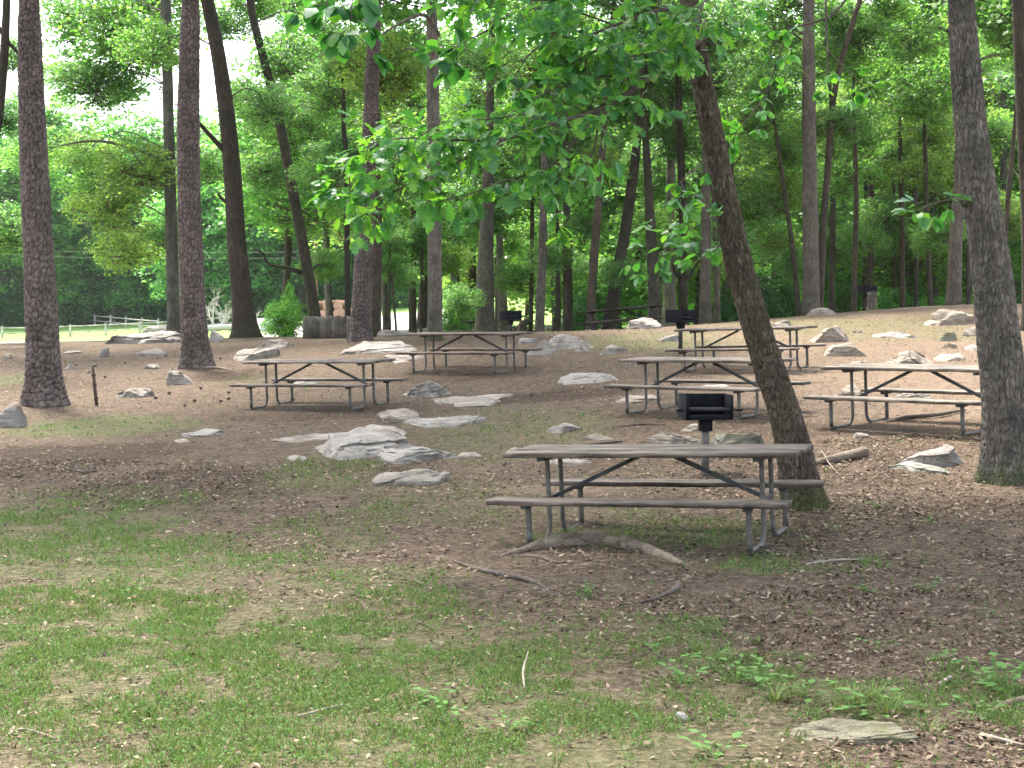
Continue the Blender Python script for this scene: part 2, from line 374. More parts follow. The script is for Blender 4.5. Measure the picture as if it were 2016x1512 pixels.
soil = mix(nt, .7, soil, ramp(nt, mid.outputs['Fac'], [(.3, (.5,.48,.48)), (.65, (1.35,1.33,1.3))]), 'MULTIPLY')
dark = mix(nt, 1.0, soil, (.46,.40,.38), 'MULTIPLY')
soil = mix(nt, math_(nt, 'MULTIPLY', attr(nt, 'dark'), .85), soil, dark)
straw = mix(nt, .3, soil, (.26,.185,.125)); soil = mix(nt, attr(nt, 'straw'), soil, straw)
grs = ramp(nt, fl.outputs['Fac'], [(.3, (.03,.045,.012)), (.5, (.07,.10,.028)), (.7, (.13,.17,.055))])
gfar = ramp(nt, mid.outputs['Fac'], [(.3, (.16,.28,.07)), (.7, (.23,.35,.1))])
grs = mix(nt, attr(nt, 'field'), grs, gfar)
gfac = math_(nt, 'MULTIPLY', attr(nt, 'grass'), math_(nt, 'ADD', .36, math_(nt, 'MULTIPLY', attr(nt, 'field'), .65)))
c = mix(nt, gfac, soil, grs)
grav = ramp(nt, fl.outputs['Fac'], [(.3, (.3,.27,.26)), (.7, (.48,.44,.42))]); c = mix(nt, attr(nt, 'gravel'), c, grav)
L(nt, c, b.inputs['Base Color']); b.inputs['Roughness'].default_value = .95; b.inputs['Specular IOR Level'].default_value = .1
bump(nt, b, math_(nt, 'ADD', math_(nt, 'MULTIPLY', v1.outputs['Distance'], 1.2), math_(nt, 'ADD', fl.outputs['Fac'], mid.outputs['Fac'])), .8, .03)
me = mesh_np('ground', np.stack([x, y, z], 1), Fq, [gm], smooth=True)
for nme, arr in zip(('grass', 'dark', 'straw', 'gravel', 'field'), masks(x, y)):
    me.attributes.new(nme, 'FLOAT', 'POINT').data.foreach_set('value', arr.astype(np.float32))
tag(link('ground', me), kind='structure')

# ------------------------------------------------------------------ scattered stuff on the ground
def scatter(nc, y0, y1, dens, margin=1.55, power=1.):
    """random ground points between two distances, within the seen wedge and a margin either side"""
    k = int(nc*1.22); yy = y0+(y1-y0)*RS.rand(k)**power; xx = (RS.rand(k)*2-1)*(yy*.333*margin+.6)
    w = dens(xx, yy); keep = RS.rand(k) < w*(xx*0+1)
    return xx[keep], yy[keep]
def flakes(name, x, y, size, aspect, tilt, lift, mat, curl=.25, kind=None, label=None, cat=None):
    k = len(x); z = HN(x, y)+lift*RS.rand(k)
    th = RS.rand(k)*2*np.pi; s = size*(.55+.9*RS.rand(k))
    nrm = np.stack([RS.randn(k)*tilt, RS.randn(k)*tilt, np.ones(k)], 1); nrm /= np.linalg.norm(nrm, axis=1)[:,None]
    a = np.stack([np.cos(th), np.sin(th), np.zeros(k)], 1); a -= nrm*(a*nrm).sum(1)[:,None]; a /= np.linalg.norm(a, axis=1)[:,None]
    bb = np.cross(nrm, a); P = np.stack([x, y, z+s*.1], 1)
    asp = (aspect*(.7+.6*RS.rand(k)))[:,None]; s = s[:,None]; cu = (curl*RS.rand(k))[:,None]
    q = [P-a*s, P+bb*s*asp+nrm*s*cu-a*s*.1, P+a*s+nrm*s*cu*.4, P-bb*s*asp+nrm*s*cu+a*s*.15]
    V = np.stack(q, 1).reshape(-1, 3); I = np.arange(k)[:,None]*4
    Fc = np.concatenate([I+[0,1,3], I+[1,2,3]], 0) 
    return V, Fc
def stuff(name, parts, mat):
    V = np.concatenate([p[0] for p in parts]); off = 0; Fs = []
    for p in parts: Fs.append(p[1]+off); off += len(p[0])
    return tag(link(name, mesh_np(name, V, np.concatenate(Fs), [mat])), kind='stuff')
def dl(x, y):
    g, d, s, gv, far = masks(x, y)
    lit = .42+.45*np.clip((x-.02*y+.3)/2.5, 0, 1)*np.clip((22-y)/8, .6, 1)
    nz = np.clip(.6+.9*fbm2(x*1.7, y*1.7, 3, 77), .1, 1)
    return np.clip(lit*(1-.55*g)*nz+.25*d, 0, 1)*(1-gv)*(y < 44)
def dg(x, y):
    g, d, s, gv, far = masks(x, y)
    nz = np.clip(.46+1.6*fbm2(x*2.6, y*1.5, 5, 99)+1.1*fbm2(x*9, y*6, 2, 98), 0, 1)
    return np.clip(g*nz*1.05+.05*nz, 0, 1)*(1-gv)*(1-s*.6)
P_ = []
for n_, y0, y1, s_, pw in ((75000, 5, 10, .017, .8), (80000, 9, 18, .024, .8), (75000, 17, 42, .028, .8)):
    xx, yy = scatter(n_, y0, y1, dl, power=pw); P_.append(flakes('', xx, yy, s_, .42, .42 if y1 < 15 else .25 if y1 < 20 else .12, .014, None, .5))
stuff('leaf_litter', P_, M['litter'])
P_ = []
for n_, y0, y1, s_, pw in ((130000, 5, 9, .0078, .9), (110000, 8.5, 15, .0105, .85), (80000, 14, 42, .017, .8)):
    xx, yy = scatter(n_, y0, y1, dg, power=pw); P_.append(flakes('', xx, yy, s_, .55, .5, .02, None))
stuff('clover_and_weeds', P_, M['weed'])
def blades(x, y, h, w):
    k = len(x); z = HN(x, y)-.004; th = RS.rand(k)*2*np.pi; hh = h*(.4+RS.rand(k)); ln = .6*RS.rand(k)*hh
    d = np.stack([np.cos(th), np.sin(th)], 1); ph = RS.rand(k)*2*np.pi; sd = np.stack([np.cos(ph), np.sin(ph)], 1)*w
    B = np.stack([x, y, z], 1); V = np.zeros((k, 4, 3)); V[:,0] = B; V[:,1] = B; V[:,2] = B; V[:,3] = B
    V[:,0,:2] -= sd; V[:,1,:2] += sd; V[:,2,:2] += d*ln[:,None]*.45+sd*.6; V[:,2,2] += hh*.65; V[:,3,:2] += d*ln[:,None]*1.2; V[:,3,2] += hh
    I = np.arange(k)[:,None]*4; return V.reshape(-1, 3), np.concatenate([I+[0,1,2], I+[0,2,3]], 0)
P_ = []
for n_, y0, y1, h_, w_ in ((200000, 5, 10, .036, .0022), (130000, 9, 18, .04, .0038), (50000, 17, 44, .05, .008)):
    xx, yy = scatter(n_, y0, y1, dg, power=.85); P_.append(blades(xx, yy, h_, w_))
stuff('short_grass', P_, M['grass'])
# small twigs, wood chips and pebbles
xx, yy = scatter(2600, 5, 34, lambda x, y: .2+.8*dl(x, y), power=.8); k = len(xx)
V, Fc = [], []
for i in range(k):
    ln = random.uniform(.04, .22)*(1 if yy[i] < 14 else 1.3); a = random.uniform(0, 6.28); r = random.uniform(.0015, .004); zz = H(xx[i], yy[i])+.006
    p = [(xx[i]+math.cos(a)*ln*t, yy[i]+math.sin(a)*ln*t+.02*math.sin(t*5+i)*ln, zz+random.uniform(0, .012)) for t in (0, .5, 1)]
    v_, f_ = tube_geo(p, [r, r, r*.5], 3, False); o = len(V); V += v_; Fc += [[q+o for q in f] for f in f_]
tag(link('twig_litter', mesh_np('twig_litter', V, np.array(Fc), [M['twig']])), kind='stuff')

# ------------------------------------------------------------------ rocks
def ico(sub):
    bm = bmesh.new(); bmesh.ops.create_icosphere(bm, subdivisions=sub, radius=1)
    V = np.array([v.co[:] for v in bm.verts]); Fc = np.array([[v.index for v in f.verts] for f in bm.faces]); bm.free(); return V, Fc
ICO = {k: ico(k) for k in (4, 5, 6)}
def rock(label, u, vb, w, h, kind='b', mat='rock', peak=0., seed=None, dmul=1., yaw=0., cat='rock', d=None, col_=(1,1,1), group=None, skew=0., name='rock'):
    seed = int(abs(u*7+vb*13+w)) if seed is None else seed; rs = np.random.RandomState(seed)
    p = hit(u, vb) if d is None else Vector((*at(u, vb, d)[:2], 0)); p.z = H(p.x, p.y); dist = p.y
    W = w*1.12*dist/F; D = W*(.75 if kind == 'b' else 1.1)*dmul
    vy = lambda Yc: 756-F*((Yc-p.y)*0)
    def pv(Yc, zz):                                   # photo row of a point
        c, s = math.cos(PIT), math.sin(PIT); q = zz-EYE
        return 756-F*(Yc*s+q*c)/(Yc*c-q*s)
    lim = .35 if kind == 'b' else .72
    for _ in range(40):
        xc = p.x*(dist+D*.55)/dist; dv = vb-pv(dist+D*.55, H(xc, dist+D*.55))
        if dv <= lim*h or D < .12: break
        D *= .9
    cx, cy = p.x*(dist+D*.5)/dist, dist+D*.5; cz = H(cx, cy)
    Hh = max((h*(1.1 if kind == 'b' else .92)-dv)*dist/F, .05)*1.12
    V, Fc = ICO[5 if w > 90 else 4]; Q = V.copy()
    Q = np.sign(Q)*np.abs(Q)**(.7 if kind == 'b' else .62)
    k = 13 if kind == 'b' else 9
    for i in range(k):
        nrm = rs.randn(3); nrm[2] = abs(nrm[2])*(.9 if kind == 'b' else .45); nrm /= np.linalg.norm(nrm); o = rs.uniform(.42, .8)
        dd = Q@nrm-o; Q -= np.maximum(dd, 0)[:,None]*nrm*.97
    Q /= np.abs(Q).max(0)
    if kind == 's': Q[:,2] = np.sign(Q[:,2])*np.abs(Q[:,2])**.6
    sc3 = np.array([W/2, D/2, Hh]); 
    n1 = fbm(V*1.6+seed*.37, 4, seed % 97)
    rid = 1-np.abs(fbm(V*2.1+seed*.11, 3, seed % 83))*3; Q += V*(.16*n1+.07*np.clip(rid, -1, 1)*.6)[:,None]*np.array([1, 1, .8])
    # bedding ledges
    tl = rs.uniform(-.35, .35); s_ = (Q[:,2]+tl*Q[:,0]+.12*fbm(V*2.2+3, 3, seed % 89))*(5 if kind == 'b' else 4)
    fr = s_-np.floor(s_); Q[:,:2] *= (1-.05*np.clip((fr-.55)*3, 0, 1))[:,None]
    pk = np.clip(1-np.abs(Q[:,0]-peak)*.42, .25, 1) if abs(peak) > .25 else np.ones(len(Q))
    up = Q[:,2] > 0; Q[:,2] = np.where(up, Q[:,2]*pk/(pk.max()), Q[:,2]*.6)
    if kind == 's': Q[:,2] = np.where(up, Q[:,2]*(.75+.35*fbm(np.c_[Q[:,:2]*2.2, Q[:,2]*0+seed], 4, 5)), Q[:,2])
    Q[:,1] += skew*Q[:,0]*.6
    Q *= sc3; Q += V*((.03*fbm(Q*5, 4, 3)+.012*fbm(Q*16, 3, 6))*min(1, W*1.2))[:,None]
    ca, sa = math.cos(yaw), math.sin(yaw); Q = Q@np.array([[ca, sa, 0], [-sa, ca, 0], [0, 0, 1]])
    # drape: follow the ground under each vertex
    gz = HN(cx+Q[:,0], cy+Q[:,1], False)-float(HN(cx, cy, False)[0])
    Q[:,2] += gz-.01
    o = link(name, mesh_np(name, Q, Fc, [M[mat]], smooth=True), None, (cx, cy, cz)); o.color = (*col_, 1)
    md = None
    return tag(o, label, cat, group)
T_, G_ = 'rock_tan', 'rock_moss'
ROCKS = [
 ('squat grey block of stone at the left edge before the nearest pine', 14,844,80,44,'b','rock',0),
 ('balanced grey rock with a pale flat cap in front of the second pine',349,758,58,43,'b','rock',.2),
 ('low rounded grey rock tapering right, left of the balanced rock',275,784,92,34,'b','rock',-.3),
 ('pale oval rock left of the second pine',294,704,72,21,'b','rock',0),
 ('small dark edged stone between the two pines',204,703,34,17,'b','rock',0),
 ('small brown stone near the left edge behind the nearest pine',15,706,24,12,'b',T_,0),
 ('flat broad grey slab behind the left picnic table',489,711,106,35,'s','rock',0),
 ('dark ended boulder on the crest beside the wooden fence',545,687,78,29,'b','rock',-.3),
 ('rounded stone at the right foot of the second pine',428,675,38,24,'b','rock',0),
 ('long pale slab by the far trees left of the second pine',282,676,140,28,'s','rock',0),
 ('low grey slab just left of the foot of the second pine',320,677,104,18,'s','rock',0),
 ('grey hump behind the long pale slab under the dark straight tree',318,655,88,17,'s','rock',0),
 ('thin flat slab right of the nearest pine by the track',147,697,44,10,'s','rock',0),
 ('small white stone leaning at the right of the nearest pine',137,727,22,16,'b','rock',.3),
 ('thin pale stone set flat before the second pine',302,727,42,12,'s','rock',0),
 ('narrow pale stone streak lying across the open brown ground',405,862,95,20,'s','rock',0),
 ('short pale tip of stone at the near end of the narrow streak',362,873,34,9,'s','rock',0),
 ('long layered outcrop at the foot of the middle pine',742,700,172,36,'s','rock',0),
 ('rough lower ledge left of the far middle table bench',790,714,120,22,'s','rock',0),
 ('grey ledge just behind the middle pine',785,663,100,17,'s','rock',0),
 ('broad grey ledge left of the slim pale barked tree',868,655,110,19,'s','rock',0),
 ('rounded boulder right of the slim pale barked tree',897,659,58,24,'b','rock',.2),
 ('wedge shaped rock with a high peak right of the left picnic table',831,785,126,39,'b','rock',.45),
 ('long flat slab right of the wedge rock',944,800,206,28,'s','rock',0),
 ('pointed pale slab above the layered outcrop',775,834,96,32,'s','rock',-.1),
 ('flat cracked pale slab trailing right above the layered outcrop',882,846,165,34,'s','rock',0),
 ('pale tongue of stone at the left end of the layered outcrop',615,871,140,16,'s','rock',0),
 ('large layered pale outcrop in the centre of the clearing',715,911,290,76,'s','rock',.1),
 ('tall folded ridge at the right of the large layered outcrop',800,917,190,62,'s','rock',.3),
 ('broad low apron of the layered outcrop on its near left side',668,900,150,40,'s','rock',0),
 ('pale stepped slab at the crown of the layered outcrop',752,868,150,34,'s','rock',0),
 ('small flat stone left of the near edge of the layered outcrop',582,908,46,10,'s','rock',0),
 ('grey half buried slab in front of the layered outcrop',826,962,160,56,'s','rock',.5),
 ('pale rock under the left picnic table',606,760,66,24,'b','rock',0),
 ('pale angled rock right of the far middle table',1072,699,66,32,'b','rock',0),
 ('large hollowed boulder right of the far middle table',1122,690,90,40,'b','rock',-.2),
 ('small stone at the right foot of the hollowed boulder',1148,693,32,15,'b','rock',0),
 ('twin humped pale rock on the brown slope',1211,698,70,27,'b','rock',-.3),
 ('crest boulder with a reddish hollow beside the grey trunk',1105,652,80,29,'b',T_,0),
 ('smooth rounded rock behind the right end of the far middle table',1034,655,66,17,'b','rock',0),
 ('squarish pale rock just behind the far middle table',1036,677,38,18,'b','rock',0),
 ('peaked light grey boulder on the crest before the dark table',1276,648,80,32,'b','rock',-.1),
 ('low broken pale rock in front of the central open ground',1170,756,132,28,'s','rock',0),
 ('tan flat rock under the centre right table',1250,797,115,27,'s',T_,0),
 ('flat tan rock beyond the centre right table bench',1395,771,96,18,'s',T_,0),
 ('small grey rock left of the rear right table',1316,673,42,18,'b','rock',0),
 ('low grey rock behind the rear right table top',1540,645,54,19,'b','rock',.3),
 ('broad flat topped boulder right of the rear right table',1638,676,96,40,'b',T_,-.2),
 ('rounded boulder below the broad flat topped one',1661,703,94,38,'b',T_,.2),
 ('thin flake of stone right of the flat topped boulder',1686,656,30,10,'s',T_,0),
 ('tilted grey plate of stone on the right slope',1766,668,80,25,'s','rock',.5),
 ('largest slab boulder on the right crest',1862,641,104,43,'b',T_,.2),
 ('dark sided little rock left of the big grey trunk',1859,672,40,20,'b',G_,0),
 ('brown wedge stone below the dark sided one',1873,686,42,16,'b',T_,.3),
 ('pale stone touching the left side of the big grey trunk',1915,690,42,18,'b','rock',0),
 ('pale pinkish stone above it beside the big grey trunk',1918,662,46,21,'b','rock',0),
 ('long sausage shaped tan boulder behind the right table',1792,721,110,33,'b',T_,-.3),
 ('flat pale slab trailing right of the long tan boulder',1868,712,90,22,'s',T_,0),
 ('wedge of tan stone behind the left end of the right table',1685,722,58,18,'b',T_,.3),
 ('thin leaning slabs on the crest by the tall double trunk',1612,621,66,22,'b',T_,.4),
 ('mossy tan rock under the left end of the right table',1676,784,74,24,'b',T_,-.2),
 ('tan rock under the middle of the right table',1794,790,108,25,'b',T_,0),
 ('low tan rock left of the near grill post',1336,879,124,30,'b',T_,0),
 ('large rugged grey rock behind the near table and grill',1452,884,136,48,'b',G_,-.1),
 ('small pale rock just behind the near grill',1372,850,66,24,'b',T_,0),
 ('flat pale rock left of the near grill',1114,854,76,29,'s','rock',0),
 ('rounded brown rock touching the flat pale one',1174,868,68,21,'b',T_,0),
 ('smooth pale stone behind the left end of the near table',1014,896,58,18,'b','rock',0),
 ('thin pale strip of stone left of the near table',922,903,56,13,'s','rock',0),
 ('jagged pale grey rock left of the big grey trunk foot',1850,925,124,62,'b','rock',.3),
 ('broken low ledge at the near foot of the jagged pale rock',1818,936,120,34,'s',G_,-.3),
 ('small tan stone in the dark soil below the right table',1695,864,42,16,'b',T_,0),
 ('pale flat stone close behind the near table top',1130,918,90,10,'s','rock',0),
]
rr_ = np.random.RandomState(2)
for r in ROCKS:
    b_ = rr_.uniform(.8, 1.15); wm = rr_.uniform(.02, .1)
    rock(r[0], *r[1:5], kind=r[5], mat=r[6], peak=r[7], col_=(b_*(1+wm), b_, b_*(1-wm)))
rock('mossy weathered stump of rock in the near right grass', 1660,1462,330,48,'s',G_,0, dmul=.3, col_=(.85,.78,.62))
rock('small white quartz stone near the bottom right', 1345,1421,34,14,'b','rock',0)

# ------------------------------------------------------------------ picnic tables
def pipe_arc(pts, r, seg=10):
    return spline(pts, 40)
def make_table():
    t = thing('picnic_table', 'x', 'picnic table')
    th, bh, bo, ly, lx = .751, .408, .724, .15, .906; Lh = 1.22
    def board(m, yc, w, zt, jx):
        n_ = 24; V = []; 
        for i in range(n_+1):
            xx_ = -Lh+jx+2*Lh*i/n_; wob = .003*math.sin(i*1.3+yc*40)
            for (a_, z_) in ((-w/2, -.038), (-w/2, -.004), (-w/2+.005, 0), (w/2-.005, 0), (w/2, -.004), (w/2, -.038)):
                V.append((xx_+(random.uniform(-.004, .004) if i in (0, n_) else 0), yc+a_+wob, zt+z_+.0015*math.sin(i*.9+yc*9)))
        Fs = [[i*6+j, i*6+(j+1) % 6, (i+1)*6+(j+1) % 6, (i+1)*6+j] for i in range(n_) for j in range(6)]
        Fs += [list(range(5, -1, -1)), [n_*6+j for j in range(6)]]
        m.add(V, Fs)
    m = MB()
    for k, yy in enumerate((-.24, 0, .24)): board(m, yy, .226, th+(0, .003, -.002)[k], (0, .012, -.008)[k])
    m.build('tabletop', M['wood'], t)
    for s in (-1, 1):
        m = MB(); board(m, s*(bo-.12), .24, bh, .006*s); m.build('bench_seat', M['wood'], t)
    for ex in (-1, 1):
        X_ = ex*lx
        for s in (-1, 1):
            bc = s*(bo-.12)
            post = [(X_, bc, bh-.04), (X_, bc, .28), (X_, bc, .1), (X_, bc, .03)]
            run = [(X_, bc-s*.0, .02), (X_, bc-s*.15, .018), (X_, s*ly+s*.13, .018), (X_, s*ly+s*.045, .045), (X_, s*ly, .13), (X_, s*ly, .35), (X_, s*ly, th-.045)]
            m = MB(); m.tube(post, .024, 12); m.tube(spline(run, 36), .0205, 12)
            m.build('leg', M['pipe'], t, True)
        m = MB(); m.box((X_, 0, th-.056), (.06, .62, .034), bev=.004); m.build('top_bracket', M['iron'], t)
        for s in (-1, 1):
            m = MB(); m.box((X_, s*(bo-.12), bh-.053), (.05, .2, .028), bev=.003); m.build('bench_bracket', M['iron'], t)
        m = MB(); m.box((X_, 0, .355), (.03, 2*ly+.02, .032), bev=.003); m.build('crossbar', M['iron'], t)
        m = MB(); a = Vector((X_-ex*.02, 0, .36)); b_ = Vector((ex*.12, 0, th-.05)); d_ = b_-a
        rot = d_.to_track_quat('X', 'Z').to_matrix(); m.box((a+b_)/2, (d_.length, .034, .034), rot, .003); m.build('diagonal_brace', M['iron'], t)
    return t
def dup(root, name=None):
    r = root.copy(); col.objects.link(r)
    for ch in list(root.children):
        c_ = ch.copy(); col.objects.link(c_); c_.parent = r
        for g_ in ch.children:
            d_ = g_.copy(); col.objects.link(d_); d_.parent = c_
    return r
def fitz(x_, y_, yaw):                              # rest the four ends on the ground
    c_, s_ = math.cos(yaw), math.sin(yaw); q = []
    for a_ in (-.9, .9):
        for b_ in (-.6, .6):
            X_ = x_+a_*c_-b_*s_; Y_ = y_+a_*s_+b_*c_; q.append((a_, b_, H(X_, Y_)))
    q = np.array(q); S = np.linalg.lstsq(np.c_[q[:,0], q[:,1], np.ones(4)], q[:,2], rcond=None)[0]
    return S[2], math.atan(S[1]), -math.atan(S[0])
TB = [(1.214,12.551,-.177,-.399,.025,-.037,'nearest weathered picnic table with a root beneath it', (.8,.77,.75)),
 (-3.076,24.655,.154,-.421,.034,-.019,'pale topped picnic table farthest left, beyond the pines and outcrop', (1.0,.96,.98)),
 (-.815,29.781,.515,-.505,.037,-.011,'reddish grey picnic table between the middle pine and the hollowed boulder', (.85,.74,.72)),
 (2.682,21.192,.284,-.704,.033,-.013,'grey picnic table directly behind the near grill and leaning trunk', (.9,.87,.85)),
 (4.996,18.672,.273,-.823,.044,-.013,'grey picnic table whose right end is hidden by the big grey trunk', (.95,.94,.9)),
 (4.144,27.213,.645,-.57,.033,-.026,'picnic table upslope behind the leaning trunk, next to two boulders', (.9,.85,.84))]
t0 = make_table()
for i, (a_, b_, c_, yw, pt, rl, lb, cl) in enumerate(TB):
    t = t0 if i == 0 else dup(t0)
    t.location = (a_, b_, c_-.005); t.rotation_euler = (Matrix.Rotation(yw, 3, 'Z')@Matrix.Rotation(pt, 3, 'X')@Matrix.Rotation(rl, 3, 'Y')).to_euler()
    t['label'] = lb; t['group'] = 'picnic tables in the clearing'
    for ch in t.children:
        if ch.name.split('.')[0] in ('tabletop', 'bench_seat'): ch.color = (*cl, 1)
for (u, vt, d, yw, lb) in ((1226,617,46,-.25,'dark picnic table on the crest left of the corner facing grill'),
                           (980,642,52,-.3,'dark picnic table mostly hidden behind crest rocks by the split stump'),
                           (1990,558,50,-.3,'dark picnic table on the right crest, seen past the big grey trunk')):
    t = dup(t0); p = at(u, vt, d); zz, pt, rl = fitz(p.x, p.y, yw)
    t.location = (p.x, p.y, zz); t.rotation_euler = (pt, rl, yw); t['label'] = lb; t['group'] = 'picnic tables in the clearing'
    for ch in t.children: ch.color = (.45,.42,.4,1) if ch.name.split('.')[0] in ('tabletop', 'bench_seat') else (.5,.5,.5,1)

# ------------------------------------------------------------------ grills
def make_grill():
    t = thing('park_grill', 'x', 'grill')
    w, d, h, zb, s = .50, .38, .25, .56, .006
    m = MB(); m.box((0, 0, zb+s/2), (w, d, s)); m.box((0, d/2-s/2, zb+h/2+s), (w, s, h), bev=.001)
    for q in (-1, 1):
        m.box((q*(w/2-s/2), -s, zb+h/2+s), (s, d-.002, h), bev=.001); m.box((q*(w/2-.012-s), -d/2-.004, zb+h/2+s), (.03, .005, h))
    m.box((0, -d/2+.003, zb+.03), (w-.02, .005, .045)); m.build('firebox', M['grill'], t)
    m = MB()
    for k in range(17): m.tube([(-.2+.025*k, -d/2+.01, zb+.11), (-.2+.025*k, d/2-.02, zb+.11)], .005, 6)
    m.tube([(-w/2-.05, -d/2+.015, zb+.1), (w/2+.05, -d/2+.015, zb+.1)], .008, 8); m.tube([(-w/2+.01, d/2-.03, zb+.1), (w/2-.01, d/2-.03, zb+.1)], .006, 6)
    g = m.build('grate', M['grill'], t, True); g.color = (2.2,2.2,2.2,1)
    m = MB()
    for q in (-1, 1): m.tube([(q*(w/2+.03), -d/2+.015, zb+.1), (q*(w/2+.1), -d/2+.0, zb+.1)], .013, 10)
    m.build('handle', M['grill'], t, True)
    m = MB(); m.box((0, 0, zb-.065), (.125, .125, .128), bev=.004); m.build('swivel_sleeve', M['grill'], t)
    m = MB(); m.tube([(0, 0, -.45), (0, 0, .3), (0, 0, zb-.12)], .043, 20); m.build('post', M['pipe'], t, True)
    return t
g0 = make_grill()
for i, (u, vv, d, yw, lb) in enumerate(((1389,800,16.1,.1,'black open fronted park grill standing behind the nearest table'),
       (1340,622,31,.78,'black grill turned corner on, beyond the rear right table'),
       (1005,621,43,.6,'small black grill on the crest beside the split stump'),
       (1707,570,49,.5,'black grill on the right crest in front of a tree stump'))):
    g = g0 if i == 0 else dup(g0); p = at(u, vv, d); zt = p.z; gz = H(p.x, p.y)
    g.location = (p.x, p.y, gz); g.scale = (1, 1, 1); g.rotation_euler = (0, 0, yw); g['label'] = lb; g['group'] = 'park grills on posts'
    g.location.z = zt-.69
    if i:
        for ch in g.children: 
            if ch.name.startswith('post'): ch.color = (.3,.3,.3,1)

# ------------------------------------------------------------------ roots, sticks, ring, spigot
def stick(label, pts, r, mat='twig', name='stick', cat='stick', sink=0, seg=8, lump=.25, px=True):
    P = []
    for q in pts:
        p = hit(q[0], q[1]); p.z += (q[2] if len(q) > 2 else .0)+sink; P.append(p)
    n_ = max(12, len(P)*8); S = spline(P, n_); rr = np.interp(np.linspace(0, 1, n_), np.linspace(0, 1, len(r)), r)
    c0 = S[0].copy(); V, Fs = tube_geo(S-c0, rr, seg, True, lump, int(pts[0][0]))
    m = MB(); m.add(V, Fs); o = m.build(name, M[mat], None, True); o.location = c0
    return tag(o, label, cat)
stick('thick exposed tan root arching under the nearest table', [(985,1093),(1035,1085,.015),(1075,1078,.02),(1130,1072,.03),(1190,1074,.028),(1250,1082,.02),(1285,1092,.015),(1320,1103,.005),(1362,1118)], [.008,.03,.05,.062,.068,.06,.05,.04,.03,.012], 'root', 'tree_root', 'root', seg=20, lump=.45)
stick('thin forked root running toward the viewer left of the thick root', [(1010,1092),(1060,1098,.01),(1100,1112,.005)], [.012,.016,.006], 'twig', 'tree_root', 'root')
stick('mossy half buried root in the grass in front of the nearest table', [(880,1098),(930,1118,.01),(980,1135,.02),(1040,1147,.015),(1085,1165)], [.006,.014,.02,.016,.008], 'twig', 'tree_root', 'root')
stick('bleached log lying right of the leaning trunk', [(1600,914,.03),(1640,911,.04),(1704,900,.05)], [.02,.05,.06], 'root', 'fallen_log', 'log', seg=14)
stick('thin pale twig crossing the soil beside the bleached log', [(1618,905,.1),(1635,920,.03),(1655,935)], [.004,.006,.004], 'bleach')
stick('dark snapped branch end in the litter before the nearest table', [(1255,1190,.01),(1295,1183,.02),(1332,1172,.04),(1335,1163,.05)], [.006,.012,.018,.02], 'twig', 'fallen_branch', 'branch')
stick('lichen grey branch lying in the litter right of the nearest table', [(1585,1112),(1640,1106,.01),(1700,1104,.012)], [.014,.012,.005], 'bleach', 'fallen_branch', 'branch')
stick('dark curved branch on the soil under the right table', [(1745,830),(1790,824,.03),(1840,822,.04),(1900,812,.03)], [.02,.03,.028,.015], 'twig', 'fallen_branch', 'branch')
stick('short dark stick in front of the right table legs', [(1760,868),(1810,858,.01)], [.012,.008], 'oak_bark')
stick('long reddish stick left of the near grill', [(1205,843),(1260,838,.01),(1310,836,.01)], [.01,.013,.008], 'twig')
stick('brown stick behind the left end of the nearest table', [(1130,878),(1190,876,.01),(1225,870,.01)], [.016,.018,.01], 'twig')
stick('bare twig in the grass at lower left', [(0,1452),(45,1438,.01),(110,1458,.01)], [.004,.005,.003], 'bleach')
stick('short upright pale twig in the lower middle grass', [(1033,1355),(1030,1340,.05),(1040,1322,.1)], [.005,.006,.003], 'bleach')
stick('grey stick lying in grass below the centre', [(585,1418,.01),(640,1408,.015),(676,1396,.01)], [.005,.007,.004], 'bleach')
stick('broken white stick near the lower right corner', [(1850,1350,.01),(1872,1340,.02)], [.012,.01], 'bleach')
stick('pale twig beside the mossy stone near the lower right corner', [(1935,1448,.01),(1975,1460,.015),(2020,1470,.01)], [.006,.008,.005], 'bleach')
stick('thin brown root at the right edge of the near litter', [(1955,1392,0),(1990,1385,.01),(2040,1372,.01)], [.012,.02,.02], 'root', 'tree_root', 'root')
stick('small dark branch by the dark mulch at left', [(130,925,.01),(165,932,.015),(190,928,.01)], [.01,.014,.008], 'twig', 'fallen_branch', 'branch')
stick('surface root running right from the foot of the second pine', [(392,726,.01),(430,727,.03),(470,733,0)], [.03,.025,.008], 'root', 'tree_root', 'root')
p = hit(1500,1086); V, Fs = tube_geo([(.085*math.cos(a), .085*math.sin(a), .02+.012*math.sin(a)) for a in np.linspace(0, 2*math.pi, 30)], .006, 8)
m = MB(); m.add(V, Fs); o = m.build('iron_ring', M['iron'], None, True); o.location = p; tag(o, 'rusty iron ring at the right foot of the nearest table', 'ring')
# water spigot
p = hit(191,798); sp = thing('water_spigot', 'rusty leaning standpipe with a small tap by the nearest pine', 'standpipe', p); k = p.y/F
m = MB(); m.tube([(0,0,-.05),(-.03*1.2,0,.3),(-.055,0,.58)], .028, 12); m.build('standpipe', M['rusty'], sp, True)
for zz in (.12, .34, .5):
    m = MB(); m.tube([(-.1*zz, 0, zz-.015),(-.1*zz, 0, zz+.015)], .038, 12); m.build('pipe_clamp', M['rusty'], sp, True)
m = MB(); m.tube([(-.055,0,.56),(-.06,0,.62),(-.05,0,.65),(.0,0,.655)], .018, 10); m.tube([(-.06,0,.56),(-.13,-.01,.55),(-.14,-.01,.52)], .013, 8); m.build('tap', M['iron'], sp, True)
